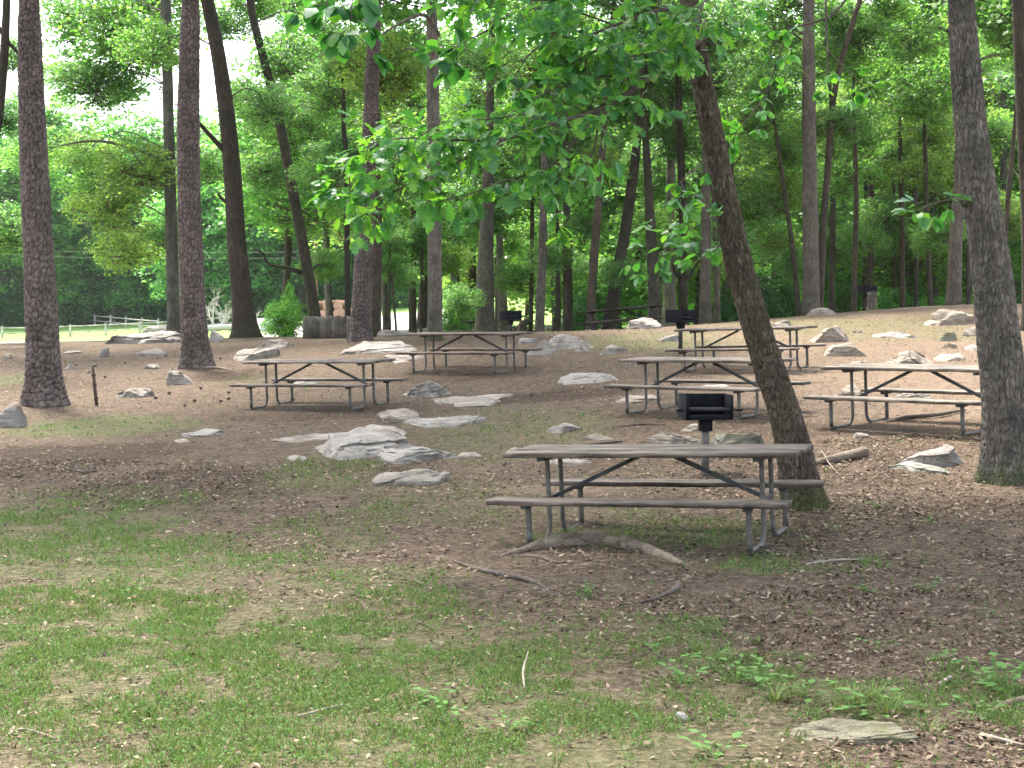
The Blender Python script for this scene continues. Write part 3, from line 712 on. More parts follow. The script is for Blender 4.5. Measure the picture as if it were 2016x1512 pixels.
# pine cones
m = MB(); Vc, Fc_ = tube_geo([(0,0,0),(0,0,.02),(0,0,.045),(0,0,.07),(0,0,.085)], [.014,.03,.034,.022,.006], 9, True, 0)
Vc = np.array(Vc); Vc[:,:2] *= (1+.25*np.sin(np.arctan2(Vc[:,1], Vc[:,0])*5+Vc[:,2]*90))[:,None]
m.add(Vc, Fc_); cone = m.build('pine_cone', M['twig'])
for i, (u, v_) in enumerate([(396,768),(379,792),(365,801),(337,778),(449,775),(447,787),(1050,782),(365,726),(431,708),(205,745),(310,785),(247,716),(430,792),(150,722)]):
    o = cone if i == 0 else cone.copy()
    if i: col.objects.link(o)
    p = hit(u, v_); o.location = (p.x, p.y, p.z+.03); o.rotation_euler = (1.4, .2*i, i*1.7); o.scale = (.85,)*3
    tag(o, 'dark pine cone lying on the needle covered ground near the pines', 'pine cone', 'pine cones on the ground')

# ------------------------------------------------------------------ trees: crown meshes
def leaf_quads(C, nrm, size, rs, aspect=.4):
    k = len(C); th = rs.rand(k)*2*np.pi; a = np.stack([np.cos(th), np.sin(th), -.35*rs.rand(k)], 1)
    nrm = nrm/np.linalg.norm(nrm, axis=1)[:,None]; a -= nrm*(a*nrm).sum(1)[:,None]; a /= np.linalg.norm(a, axis=1)[:,None]; bb = np.cross(nrm, a)
    s = (size*(.6+.8*rs.rand(k)))[:,None]*.5; f = (.25*rs.rand(k))[:,None]
    V = np.stack([C-a*s, C+bb*s*aspect*2-nrm*s*f, C+a*s*1.1-nrm*s*f*1.5, C-bb*s*aspect*2-nrm*s*f], 1).reshape(-1, 3)
    return V
def crown_mesh(seed, R0, ZR, sprays, per, leaf, spray_r, droop=.35, flat=.14):
    rs = np.random.RandomState(seed); P = rs.randn(sprays, 3); P /= np.linalg.norm(P, axis=1)[:,None]; P *= (rs.rand(sprays)**.42)[:,None]
    P *= 1+.25*fbm(P*1.6+seed, 2, seed)[:,None]; P *= [R0, R0, ZR]
    Cs, Ns, Wd = [], [], []; Vb, Fb = [], []
    for p in P:
        k = int(per*rs.uniform(.5, 1.4)); r = spray_r*rs.uniform(.6, 1.25); q = rs.rand(k)**.6; th = rs.rand(k)*2*np.pi
        out = np.array([p[0], p[1], 0]); l_ = np.linalg.norm(out)+1e-6; out /= l_; sd = np.array([-out[1], out[0], 0])
        el = 1.35; ox = q*np.cos(th)*r*el; oy = q*np.sin(th)*r; 
        tiltz = rs.uniform(-.35, .1)
        C = p+ox[:,None]*out+oy[:,None]*sd; C[:,2] += ox*tiltz-droop*(q**2)*r*.6+rs.randn(k)*flat*r
        Cs.append(C); nn = np.stack([rs.randn(k)*.8, rs.randn(k)*.8, np.ones(k)], 1); nn += out*.3; Ns.append(nn)
        st = np.array([p[0]*.12, p[1]*.12, p[2]*.5-ZR*.35]); mid_ = (st+p)/2+[0, 0, -.12*R0*rs.rand()]
        v_, f_ = tube_geo(spline([st, mid_, p, p+out*r*.8], 6), np.linspace(.035, .006, 6)*R0/3, 4, False); o_ = len(Vb); Vb += v_; Fb += [[g+o_ for g in f] for f in f_]
        for _ in range(4):
            j = rs.randint(k); e = C[j]; v_, f_ = tube_geo([p, (p+e)/2+[0, 0, .03], e], [.007*R0/3, .005*R0/3, .003], 3, False); o_ = len(Vb); Vb += v_; Fb += [[g+o_ for g in f] for f in f_]
    C = np.concatenate(Cs); Vl = leaf_quads(C, np.concatenate(Ns), leaf, rs); k = len(C)
    Fl = np.arange(k*4).reshape(k, 4); nv = len(Vl)
    me = mesh_np('crown', np.concatenate([Vl, np.array(Vb)]), [Fl, np.array(Fb)+nv], [M['leaf'], M['twig']], np.r_[np.zeros(k), np.ones(len(Fb))])
    return me
CR = [crown_mesh(100+i, 3.0, 2.2, 80, 70, .2, .8, .5, .27) for i in range(5)]          # mid-distance crowns
CF = [crown_mesh(200+i, 3.0, 2.8, 90, 70, .22, .8, .5, .3) for i in range(3)]      # fuller crowns for far trees
CS = [crown_mesh(300+i, 3.0, 1.8, 62, 68, .19, .85, .5, .25) for i in range(2)]               # thin crowns
def add_crown(par, c, r, d, kind='m', tintc=(1,1,1), zs=1., cnt=[0]):
    cnt[0] += 1; pool = {'m': CR, 'f': CF, 's': CS}[kind]
    o = link('crown', pool[cnt[0] % len(pool)], par); s = r/3.0
    o.location = Vector(c)-par.location; o.scale = (s, s, s*zs); o.rotation_euler = (0, 0, cnt[0]*2.4); o.color = (*tintc, 1)
    return o
def trunk_mesh(pts, rad, mat, fine=0, bark='ridge', flare=.5, seed=0, lobes=5):
    """a tapered trunk along pts (first = base, local); fine: real bark relief"""
    P = np.array([tuple(p) for p in pts], float); length = np.linalg.norm(np.diff(P, axis=0), axis=1).sum()
    n_ = int(length/(.016 if fine == 2 else .03 if fine == 1 else .25))+8; seg = 110 if fine == 2 else 72 if fine == 1 else 16
    n_ = min(n_, 620 if fine else 90)
    S = spline(P, n_); t = np.linspace(0, 1, n_); rr = np.interp(t, np.linspace(0, 1, len(rad)), rad)
    hgt = S[:,2]-S[0,2]; a = np.linspace(0, 2*np.pi, seg, endpoint=False)
    A_, Z_ = np.meshgrid(a, hgt); Rr = np.repeat(rr[:,None], seg, 1)
    fl = np.exp(-np.maximum(Z_, 0)/(rr[0]*1.3)); ph = seed*1.7
    Rr = Rr*(1+flare*fl*(1+.45*np.sin(A_*lobes+ph)+.25*np.sin(A_*3+ph*2)))
    cyl = np.stack([np.cos(A_)*2, np.sin(A_)*2, Z_*1.3/(rr[0]*4)], -1).reshape(-1, 3)
    Rr = Rr*(1+.05*fbm(cyl+seed, 3, seed % 50).reshape(Rr.shape))
    if fine:
        cw, chh, dep = ((.085, .12, .02) if bark == 'plate' else (.024, .10, .012))
        nw = max(6, int(round(2*np.pi*rr[0]*.9/cw))); uu = A_/(2*np.pi)*nw
        warp_ = fbm(np.stack([np.cos(A_).ravel()*3, np.sin(A_).ravel()*3, Z_.ravel()*5], 1), 3, 9).reshape(A_.shape)
        F1, F2, ID = cells((uu+warp_*.45).ravel(), (Z_/chh+warp_*.6).ravel(), seed, nw)
        g = np.clip((F2-F1)/.28, 0, 1).reshape(A_.shape); g = g*g*(3-2*g)
        Rr = Rr+dep*(g-1+.5*(ID.reshape(A_.shape)-.5)*g)+.003*fbm(np.stack([np.cos(A_).ravel()*rr[0]*40, np.sin(A_).ravel()*rr[0]*40, Z_.ravel()*30], 1), 2, 4).reshape(A_.shape)
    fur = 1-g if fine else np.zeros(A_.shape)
    V = S[:,None]+np.stack([np.cos(A_)*Rr, np.sin(A_)*Rr, 0*A_], -1); V = V.reshape(-1, 3)
    I = np.arange(n_*seg).reshape(n_, seg); J = np.roll(I, -1, 1)
    Fc = np.stack([I[:-1].ravel(), J[:-1].ravel(), J[1:].ravel(), I[1:].ravel()], 1)
    me = mesh_np('trunk', V, Fc, [mat], smooth=True)
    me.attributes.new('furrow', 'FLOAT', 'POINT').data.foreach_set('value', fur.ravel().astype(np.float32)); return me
def limb(par, pts, rad, mat, name='limb', seg=9):
    S = spline([Vector(p)-par.location for p in pts], max(10, len(pts)*6)); V, Fs = tube_geo(S, np.interp(np.linspace(0, 1, len(S)), np.linspace(0, 1, len(rad)), rad), seg, True, .15, 3)
    m = MB(); m.add(V, Fs); return m.build(name, M[mat], par, True)
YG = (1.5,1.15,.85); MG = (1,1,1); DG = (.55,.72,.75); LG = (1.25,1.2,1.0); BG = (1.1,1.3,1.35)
PATHS = {}
def tree(label, path, w0, w1, d=None, mat='oak_bark', fine=0, bark='ridge', crowns=(), top=None, limbs=(), group=None, cat='tree', flare=.5, tc=(1,1,1), extra=5., name='tree', topr=3.4, toptint=MG, dtop=None, topx=(0,0)):
    """path: photo pixels base -> up; w0, w1 trunk widths in pixels; crowns: (u, v, radius px, kind, tint, depth offset)"""
    u, v_ = path[0]; mm_ = sum(tc)/3; tc = tuple(.55*q+.45*mm_ for q in tc)
    if d is None: base = hit(u, v_); d = base.y
    else: q = at(u, v_, d); base = Vector((q.x, d, H(q.x, d)))
    dt = d if dtop is None else dtop
    P = [base-Vector((0, 0, .12))]; n_ = len(path)
    for i, (a_, b_) in enumerate(path[1:]): P.append(at(a_, b_, d+(dt-d)*(i+1)/(n_-1)))
    P = [p for i, p in enumerate(P) if i == 0 or p.z > base.z+.2]
    e = (P[-1]-P[-2]).normalized(); e.z = max(e.z, .6); r0, r1 = w0*d/F/2, w1*d/F/2
    hv = P[-1].z-base.z; tp = P[-1]+e*extra; P += [P[-1]+e*extra*.5, tp]
    fr = hv/(hv+extra+.01); rad = [r0+(r1-r0)*t for t in np.linspace(0, 1, 8)]; rad = list(np.interp(np.linspace(0, 1, 16), np.concatenate([np.linspace(0, fr, 8), [1]]), rad+[r1*.45]))
    t = thing(name, label, cat, base, group); loc = t.location
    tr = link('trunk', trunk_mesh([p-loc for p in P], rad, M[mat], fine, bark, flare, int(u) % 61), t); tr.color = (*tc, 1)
    for c_ in crowns:
        cu, cv, cr = c_[:3]; kd = c_[3] if len(c_) > 3 else 'm'; tn = c_[4] if len(c_) > 4 else MG; dd = c_[5] if len(c_) > 5 else 0
        ctr = at(cu, cv, d+dd); rr = cr*(d+dd)/F
        add_crown(t, ctr, rr, d, kd, tn, c_[6] if len(c_) > 6 else 1.)
        # the limb that carries it
        zz = min(max(ctr.z-rr*.3, base.z+1.2), tp.z-.3); k = np.interp(zz, [p.z for p in P], range(len(P))); i = int(min(k, len(P)-2)); st = P[i].lerp(P[i+1], k-i)
        if (ctr-st).length > .5:
            md = (st+ctr)/2+Vector((0, 0, .12*(ctr-st).length)); rb = min(max(.02, rr*.02), r1*.6)
            limb(t, [st, md, ctr], [rb, rb*.7, rb*.3], mat, 'limb', 6).color = (*tc, 1)
    for l_ in limbs:
        ptsl = [at(a_, b_, d+(c_ if True else 0)) for a_, b_, c_ in l_[0]]; limb(t, ptsl, [q*d/F/2 for q in l_[1]], mat).color = (*tc, 1)
    PATHS[t.name] = (t, P, r1, mat, tc)
    if d > 43: topr *= .5
    if topr: add_crown(t, tp+Vector((topx[0], topx[1], topr*.25)), topr, d, 'm', toptint)
    return t
# --- near trees
tree('nearest pine, thick reddish plated trunk at the far left', [(92,797),(86,700),(76,500),(64,250),(58,60),(56,-40)], 72, 52, mat='pine_bark', fine=1, bark='plate', flare=.55, extra=9, topr=5.0, topx=(1,-2), tc=(1.1,1,1))
tree('second pine, straight plated trunk left of the left picnic table', [(389,724),(382,640),(374,450),(371,250),(374,60),(376,-40)], 52, 43, mat='pine_bark', fine=1, bark='plate', flare=.5, extra=9, topr=5.0, topx=(1,-1), tc=(1.08,.97,.97))
tree('middle pine with a plated trunk flaring behind the layered outcrop', [(708,668),(714,560),(722,400),(731,200),(738,20),(740,-30)], 42, 26, d=38, mat='pine_bark', fine=1, bark='plate', flare=.35, extra=8, topr=3.4, tc=(1.05,.9,.92))
LT = tree('slim leaning tree with dark ridged bark beside the nearest table', [(1590,998),(1572,930),(1547,820),(1500,680),(1455,520),(1425,380),(1400,250),(1375,120),(1356,0),(1345,-60)], 78, 50, mat='oak_bark', fine=2, flare=.42, extra=5.5, topr=4.2, topx=(0,.5), tc=(1.1,1,.9))
RT = tree('big grey ridged trunk leaning left at the right edge', [(1988,944),(1985,850),(1965,650),(1945,480),(1915,280),(1900,120),(1893,0),(1890,-60)], 104, 64, mat='grey_bark', fine=2, flare=.45, extra=6, topr=4.6, topx=(.5,0), tc=(1.05,1.03,1))
# knot on the big trunk
k_ = at(1903,396,RT.location.y-.17); V, Fc = ICO[4]; Q = V*(1+.4*fbm(V*2.5, 4, 3))[:,None]*[.06, .05, .055]
link('burl', mesh_np('burl', Q, Fc, [M['grey_bark']], smooth=True), RT, k_-RT.location)
# --- clearing edge
tree('dark mossy oak curving left above its flared foot behind the second pine', [(483,663),(478,600),(466,480),(458,350),(447,230),(430,110),(408,0),(400,-40)], 44, 26, d=45, mat='oak_bark', tc=(.6,.55,.5), flare=.6, extra=5, topr=3.8, toptint=LG,
     crowns=[(300,90,85,'s',LG,2),(530,200,80,'s',MG,3),(420,330,60,'s',LG,6)], limbs=[([(445,300,0),(415,268,-.4),(375,225,-.8),(345,205,-1.2)], [12,9,6,3]), ([(452,402,0),(440,394,0),(428,382,0)], [9,7,4])])
tree('straight grey trunk left of the second pine with leafy boughs', [(343,655),(340,560),(336,400),(331,200),(326,0),(324,-40)], 26, 18, d=50, mat='grey_bark', tc=(.8,.85,.8), extra=5, topr=4.2,
     crowns=[(250,60,130,'m',LG,2),(180,150,95,'s',MG,1),(290,330,95,'s',YG,0),(210,400,90,'s',YG,-1),(330,460,60,'s',MG,1),(255,480,80,'s',YG,2),(160,300,70,'s',YG,4),(150,30,95,'s',MG,3),(235,170,80,'s',LG,3),(130,140,60,'s',LG,6),(300,-10,100,'m',MG,4)])
tree('leaning dark tree behind the picket fence with a crooked low bough', [(628,640),(605,530),(583,410),(562,300),(545,215),(520,120),(497,30),(490,-30)], 24, 15, d=52, mat='oak_bark', tc=(.6,.6,.55), extra=4, topr=4.0,
     crowns=[(560,110,90,'s',MG,1),(440,40,70,'s',MG,4),(500,-10,80,'m',LG,5),(470,180,55,'s',LG,6),(640,60,80,'m',MG,4),(540,330,60,'s',YG,5),(600,240,85,'m',LG,3),(520,330,70,'s',MG,4),(590,440,60,'s',LG,8)], limbs=[([(598,537,0),(565,528,-.5),(530,520,-1),(518,500,-1.4),(500,490,-1.6)], [11,8,6,5,3])])
tree('thin dark sapling trunk in front of the picket fence end', [(685,655),(684,560),(683,440),(681,300),(677,260),(676,200)], 12, 8, d=44, mat='oak_bark', tc=(.4,.42,.4), extra=1, topr=1.8, toptint=MG, crowns=[(650,180,75,'m',MG,1),(640,330,70,'m',MG,2),(690,300,60,'s',DG,1)])
tree('dark trunk tucked close behind the middle pine', [(737,652),(740,520),(741,400),(739,300),(738,200)], 25, 18, d=42, mat='oak_bark', tc=(.7,.65,.6), extra=4, topr=3.4, crowns=[(790,90,110,'m',MG,3),(790,320,90,'m',MG,5)])
tree('slim pale barked tree behind the left end of the far middle table', [(857,662),(856,560),(855,420),(853,250),(851,100),(850,-30)], 30, 24, d=37, mat='grey_bark', flare=.35, extra=6, topr=3.6, tc=(.95,.88,.8), limbs=[([(865,70,0),(838,30,-.3),(790,45,-.8),(740,75,-1.2)], [9,7,5,3])], crowns=[(760,130,95,'m',YG,3),(960,120,80,'s',MG,2)])
tree('short brown trunk in the gravel gap right of the middle pine', [(813,642),(812,590),(812,540),(813,480)], 16, 14, d=56, mat='oak_bark', tc=(.9,.75,.65), extra=2, topr=2.6, crowns=[(810,480,75,'m',MG,0),(870,420,80,'m',MG,2)])
tree('thin sapling in front of the pale gravel', [(768,648),(766,600),(767,540)], 7, 5, d=52, mat='oak_bark', tc=(.8,.8,.7), extra=1, topr=1.4, crowns=[(765,520,50,'s',MG,0)])
tree('second thin sapling leaning in front of the pale gravel', [(782,648),(776,600),(770,530)], 5, 4, d=52, mat='oak_bark', tc=(.8,.8,.7), extra=1, topr=0, crowns=[(790,540,40,'s',MG,1)])
tree('slender pole of a tree left of the slim pale barked tree', [(829,646),(829,590),(830,520)], 7, 6, d=55, mat='oak_bark', tc=(.8,.8,.7), extra=1, topr=1.6)
tree('thick multi stemmed furrowed tree behind the crest rocks', [(955,650),(955,600),(956,520),(958,450),(960,380),(962,300)], 40, 24, d=50, mat='grey_bark', tc=(.85,.8,.75), flare=.25, extra=5, topr=3.8, crowns=[(960,400,90,'m',MG,2),(1010,300,100,'m',MG,3),(900,300,80,'m',MG,4),(905,590,45,'m',MG,-1),(1020,540,60,'s',MG,2)])
tree('pale leaning stem just right of the multi stemmed tree', [(992,648),(990,600),(986,540),(984,490)], 20, 16, d=54, mat='grey_bark', tc=(1.2,1.1,1), extra=3, topr=0)
tree('thin straight trunk left of the pair on the crest', [(1045,640),(1046,580),(1047,480),(1048,400)], 9, 8, d=52, mat='oak_bark', tc=(.8,.75,.7), extra=4, topr=2.6, crowns=[(1060,450,70,'s',LG,3)])
tree('grey trunk on the crest just behind the red hollowed boulder', [(1061,652),(1064,600),(1068,500),(1070,400),(1072,300)], 20, 14, d=47, mat='grey_bark', tc=(.8,.75,.75), extra=4, topr=3, crowns=[(1080,500,55,'s',MG,2),(1100,220,110,'m',MG,6)])
tree('narrow dark trunk hidden in leaves above the crest boulder', [(1100,640),(1099,580),(1098,500)], 11, 9, d=52, mat='oak_bark', tc=(.7,.7,.6), extra=3, topr=2.2, crowns=[(1130,530,50,'s',MG,1)])
tree('dark trunk behind the right shoulder of the crest boulder', [(1118,640),(1118,580),(1117,500),(1116,420)], 21, 16, d=50, mat='oak_bark', tc=(.7,.65,.6), extra=4, topr=3, crowns=[(1080,340,75,'m',MG,1)])
tree('straight trunk left of the dark table, bending right higher up', [(1161,650),(1166,560),(1173,460),(1180,380),(1186,300)], 19, 15, d=48, mat='oak_bark', tc=(1,.88,.8), extra=5, topr=3.4, crowns=[(1190,180,90,'m',MG,4),(1150,440,50,'s',MG,1)])
tree('dark trunk leaning right above the dark table', [(1196,650),(1212,560),(1230,460),(1246,350),(1254,280)], 28, 18, d=49, mat='oak_bark', tc=(.6,.55,.5), extra=4, topr=3.4, crowns=[(1260,200,95,'m',MG,3),(1220,540,50,'s',MG,-1)])
tree('broad brown trunk above the peaked crest boulder', [(1289,640),(1288,580),(1284,500),(1280,430)], 27, 22, d=51, mat='grey_bark', tc=(.9,.75,.7), extra=5, topr=3.4, crowns=[(1300,330,90,'m',MG,4)])
tree('pale flaky barked trunk beside the corner facing grill', [(1318,630),(1318,560),(1319,480),(1320,400)], 28, 22, d=53, mat='grey_bark', tc=(1.5,1.45,1.4), extra=5, topr=3.4)
tree('dark forked tree right above the corner facing grill', [(1346,622),(1344,560),(1345,480),(1343,380),(1338,250),(1335,120)], 19, 13, d=50, mat='oak_bark', tc=(.55,.5,.45), extra=4, topr=3.2, crowns=[(1370,470,55,'m',MG,1)], limbs=[([(1343,550,0),(1330,538,-.3),(1324,520,-.5)], [7,6,4]), ([(1350,555,0),(1368,525,0),(1385,505,0)], [7,5,3])])
tree('wide brown trunk between the corner facing grill and leaning tree', [(1388,632),(1389,560),(1390,480),(1390,400)], 24, 20, d=47, mat='grey_bark', tc=(.85,.72,.62), extra=5, topr=3.2)
tree('grey trunk hugging the wide brown one on its right', [(1411,622),(1411,560),(1409,480),(1406,400)], 15, 12, d=52, mat='grey_bark', tc=(1,.9,.85), extra=4, topr=3)
tree('tall straight pinkish grey trunk on the crest right of centre', [(1597,612),(1597,560),(1595,400),(1593,250),(1592,100),(1592,-30)], 36, 22, d=47, mat='grey_bark', tc=(1,.88,.82), flare=.25, extra=5, topr=3.8, crowns=[(1500,100,90,'s',MG,4),(1640,90,90,'m',LG,3),(1660,230,70,'s',MG,1)])
tree('slender stem rising beside the tall straight trunk and bending right', [(1612,608),(1617,540),(1621,440),(1630,330),(1640,200),(1662,100),(1690,10),(1700,-30)], 16, 9, d=47.6, mat='oak_bark', tc=(.9,.75,.7), extra=3, topr=2.4)
tree('thin crooked trunk left of the tall straight trunk', [(1573,617),(1566,540),(1558,470),(1545,380)], 12, 9, d=48, mat='oak_bark', tc=(.85,.75,.7), extra=3, topr=2.6, crowns=[(1545,300,70,'m',LG,2),(1530,470,50,'s',YG,1)])
for (u0, v0, u1, w, d_, tcx, lb) in ((1637,604,1640,14,56,(.8,.7,.65),'brown trunk first to the right of the tall double trunk'),
     (1680,612,1686,12,54,(.9,.75,.65),'slim trunk between the tall double trunk and the crest grill'),
     (1710,606,1716,15,62,(.75,.7,.65),'trunk rising straight behind the crest grill'),
     (1762,604,1760,7,64,(.8,.75,.7),'thin trunk right of the crest grill'),
     (1777,606,1775,12,58,(1.0,.7,.55),'reddish trunk right of the crest grill'),
     (1805,603,1803,9,62,(.8,.78,.75),'narrow grey trunk in the right woods above the largest slab'),
     (1833,600,1824,11,55,(.7,.68,.62),'dark slim trunk swaying left above the largest slab'),
     (1907,590,1905,11,58,(.75,.72,.7),'dark trunk half hidden by the big grey trunk')):
    tree(lb, [(u0,v0),((u0+u1)//2,500),(u1,400),(u1-2,320)], w, w*.75, d=d_, mat='oak_bark', tc=tcx, extra=3.5, topr=2.8, toptint=LG, crowns=[(u1+15,470,50,'s',LG,1),(u1,250,75,'m',YG if int(u0) % 2 else LG,3)])
tree('thick pinkish grey trunk left of the big grey trunk', [(1878,600),(1880,520),(1885,420),(1888,360),(1890,250)], 30, 20, d=50, mat='grey_bark', tc=(1.1,.92,.88), flare=.3, extra=5, topr=3.6, crowns=[(1820,180,95,'m',LG,3),(1790,80,90,'m',YG,6)])
tree('dark trunk cut by the right edge beyond the big grey trunk', [(2030,600),(2026,450),(2018,300),(2010,150),(2004,0),(2002,-30)], 32, 22, d=36, mat='oak_bark', tc=(.6,.55,.5), extra=5, topr=3.2, crowns=[(1985,60,70,'m',LG,5),(1960,400,45,'s',YG,6)])
tree('thin stem leaning right behind the big grey trunk', [(1968,598),(1976,500),(1984,400),(1992,310),(1998,240)], 11, 8, d=40, mat='oak_bark', tc=(.8,.7,.65), extra=3, topr=2.2)
tree('shadowed tree leaning in from the left edge of the photo', [(-60,690),(-40,500),(-15,300),(0,200),(10,80),(14,-30)], 26, 14, d=42, mat='oak_bark', tc=(.5,.5,.45), extra=4, topr=3.4, crowns=[(20,110,60,'s',MG,1),(10,230,50,'m',DG,2),(20,450,70,'m',MG,4)], limbs=[([(-20,20,0),(10,75,0),(45,115,0),(60,150,-.3)], [9,8,6,3])])
# --- woods behind: a second rank
rs = np.random.RandomState(5)
mid_rank = [(560,60,.9),(650,66,1),(700,75,1),(760,68,1),(830,72,1),(890,64,.9),(930,80,1),(985,70,1),(1040,85,1),(1095,66,1),(1150,78,1),(1215,70,1),(1265,62,1),(1320,76,1),(1375,66,1),(1430,60,1),(1470,74,1),(1520,66,1),(1560,82,1),(1610,70,1),(1660,78,1),(1705,70,1),(1750,84,1),(1790,72,1),(1840,66,1),(1880,80,1),(1930,70,1),(1980,64,1),(2035,74,1),(2090,68,1),
            (1240,100,1.2),(1400,95,1.2),(1600,98,1.2),(1800,100,1.2),(2000,98,1.2)]
for i, (u, d_, s_) in enumerate(mid_rank):
    cs = []; w_ = rs.uniform(.28, .5)*F/d_; lean = rs.uniform(-25, 25); vt = 610-(rs.uniform(9, 13)-1)*F/d_
    opening = 1020 < u < 1130 or u < 900
    tn = [MG, LG, YG, LG, YG, MG][rs.randint(6)]
    for h_ in (((9.8, 5.2, 1.8), (8.0, 3.6))[i % 2] if not opening else (9.8, 6.8, 4.6)):
        cs.append((u+rs.uniform(-55, 55), 610-(h_+rs.uniform(-.6, .8))*F/d_+0, rs.uniform(2.7, 3.4)*s_*F/d_, 'sm'[(i+int(h_)) % 2], tn if h_ > 5 else tuple(1.35*q for q in tn), rs.uniform(-2, 2), .85))  # lower boughs get a brighter tint, standing in for light lost under the canopy
    tree('woodland tree with leafy boughs in the rank behind the crest', [(u,612),(u+lean*.4,480),(u+lean,max(vt, -40))], w_, w_*.6, d=d_, mat='grey_bark' if i % 2 else 'oak_bark', tc=(.8,.75,.7), extra=3, topr=(3.2*s_ if i % 5 == 0 else 0), toptint=tn, crowns=cs, group='woodland trees behind the crest')
# extra boughs reaching out from the crest trees
for i, (u, v_, r_, tn) in enumerate([(1480,230,75,LG),(1530,380,65,YG),(1660,340,75,LG),(1700,200,85,YG),(1760,300,80,LG),(1740,430,65,MG),(1820,330,75,YG),(1850,460,55,LG),(1640,480,55,MG),(1480,400,65,LG),(1440,120,75,LG),
      (1560,520,45,MG),(1960,250,60,LG),(1985,430,50,YG),(1270,430,65,LG),(1180,330,65,YG),(1230,90,80,LG),(1340,280,55,MG),(1600,250,60,LG),(1800,60,90,LG),(1700,60,80,MG),(1530,60,60,LG),(1410,520,45,YG),(1300,540,40,MG),(1000,470,55,LG),(880,510,50,YG),(930,180,75,LG),(1060,130,75,YG),(700,420,50,LG),(640,520,45,LG),(1450,20,80,MG),(1560,-10,80,LG),(1640,30,70,MG),(1740,0,85,LG),(1830,-10,80,MG),(1970,10,80,LG),(2030,120,70,MG),(1380,90,60,LG),(1900,120,60,MG),(180,350,70,LG),(60,300,70,LG)]):
    best = None
    for t, P, r1, mat, tc in PATHS.values():
        if not 43 < t.location.y < 63: continue
        c_ = at(u, v_, t.location.y+1.2); k = np.interp(c_.z-.4, [p.z for p in P], range(len(P))); j = int(min(k, len(P)-2)); st = P[j].lerp(P[j+1], k-j)
        dd = (st-c_).length
        if best is None or dd < best[0]: best = (dd, t, c_, st, r1, mat, tc)
    dd, t, c_, st, r1, mat, tc = best
    add_crown(t, c_, r_*c_.y/F, c_.y, 'sm'[i % 2], tn)
    limb(t, [st, (st+c_)/2+Vector((0, 0, .1*dd)), c_], [r1*.4, r1*.3, .01], mat, 'limb', 6).color = (*tc, 1)
# --- far treeline beyond the field
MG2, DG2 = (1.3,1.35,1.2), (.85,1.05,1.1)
far_rank = [(u_, 172+10*math.sin(u_*.05)+(0 if u_ < 420 else -18)) for u_ in range(-420, 760, 46)]
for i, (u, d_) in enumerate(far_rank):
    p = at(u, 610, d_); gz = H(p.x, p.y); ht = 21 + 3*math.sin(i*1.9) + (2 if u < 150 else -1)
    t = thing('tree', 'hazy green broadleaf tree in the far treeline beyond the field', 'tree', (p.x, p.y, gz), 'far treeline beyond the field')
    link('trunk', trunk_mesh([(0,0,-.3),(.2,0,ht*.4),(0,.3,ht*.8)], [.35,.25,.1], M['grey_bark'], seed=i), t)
    tn = [BG, MG2, DG2, BG, (1.1,1.35,1.15)][i % 5]  # pale bluish tints put haze and missing front light into the leaf colour
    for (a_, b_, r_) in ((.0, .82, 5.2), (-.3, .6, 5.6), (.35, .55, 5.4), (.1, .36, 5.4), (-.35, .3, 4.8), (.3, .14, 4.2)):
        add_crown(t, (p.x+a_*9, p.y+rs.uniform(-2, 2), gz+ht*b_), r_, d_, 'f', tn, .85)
# --- closing mass of woodland farther back
def wood_mass(n_, seed):
    rs = np.random.RandomState(seed); u = rs.uniform(-700, 2700, n_); ang = (u-1008)/F
    d_ = np.where(u < 800, rs.uniform(192, 215, n_), rs.uniform(112, 150, n_)); d_ = np.where((u > 760) & (u < 1130), rs.uniform(185, 215, n_), d_)
    x_ = ang*d_; g = HN(x_, d_, False); top = np.where(u < 700, 18+3*fbm2(u*.012, u*0, 3, 4), 22+5*fbm2(u*.012, u*0, 3, 4))
    z_ = g+rs.rand(n_)*top; lump = fbm(np.stack([x_*.22, d_*.1, z_*.22], 1), 3, 8); keep = lump > -.22
    C = np.stack([x_, d_+lump*6, z_], 1)[keep]; nn = np.stack([rs.randn(len(C))*.6, rs.randn(len(C))*.6-.9, np.ones(len(C))], 1)
    V = leaf_quads(C, nn, .95, rs, .5); return V, np.arange(len(C)*4).reshape(-1, 4)
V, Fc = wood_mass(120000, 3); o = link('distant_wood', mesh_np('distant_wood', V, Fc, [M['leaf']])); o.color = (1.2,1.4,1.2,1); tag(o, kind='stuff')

# --- bushes and undergrowth
def bush(label, u, v_, w, h, d_, tn, group=None):
    p = at(u, v_, d_); gz = H(p.x, p.y); r = w*d_/F/2; zs = (h*d_/F/2)/(r*.75)
    t = thing('bush', label, 'bush', (p.x, p.y, gz), group); add_crown(t, (p.x, p.y, gz+h*d_/F*.45), r, d_, 'f', tn, zs); t.children[0].name = 'foliage'
    m = MB()
    for k in range(5): a_ = k*1.3; m.tube([(0,0,-.05),(.15*r*math.cos(a_), .15*r*math.sin(a_), r*.4),(.5*r*math.cos(a_), .5*r*math.sin(a_), r)], [.02,.015,.006], 5)
    m.build('stem', M['twig'], t)
bush('bright green bush left of the picket fence', 562,650,90,72,56,(1.5,1.5,1.2))
bush('taller sprig of pale green shrub rising from the bright bush', 572,640,40,110,57,(1.4,1.45,1.15))
bush('dense green shrub below the multi stemmed tree', 905,640,80,110,58,MG)
bush('dark shrub behind the dark crest table', 1150,640,90,90,60,DG)
bush('dark green thicket behind the leaning trunk', 1480,615,150,130,62,DG)
bush('deep green thicket left of the tall straight trunk', 1540,612,90,110,64,(.5,.7,.6))
bush('pale fern like shrub right of the crest grill', 1760,606,80,60,64,(.9,1.3,1.1))
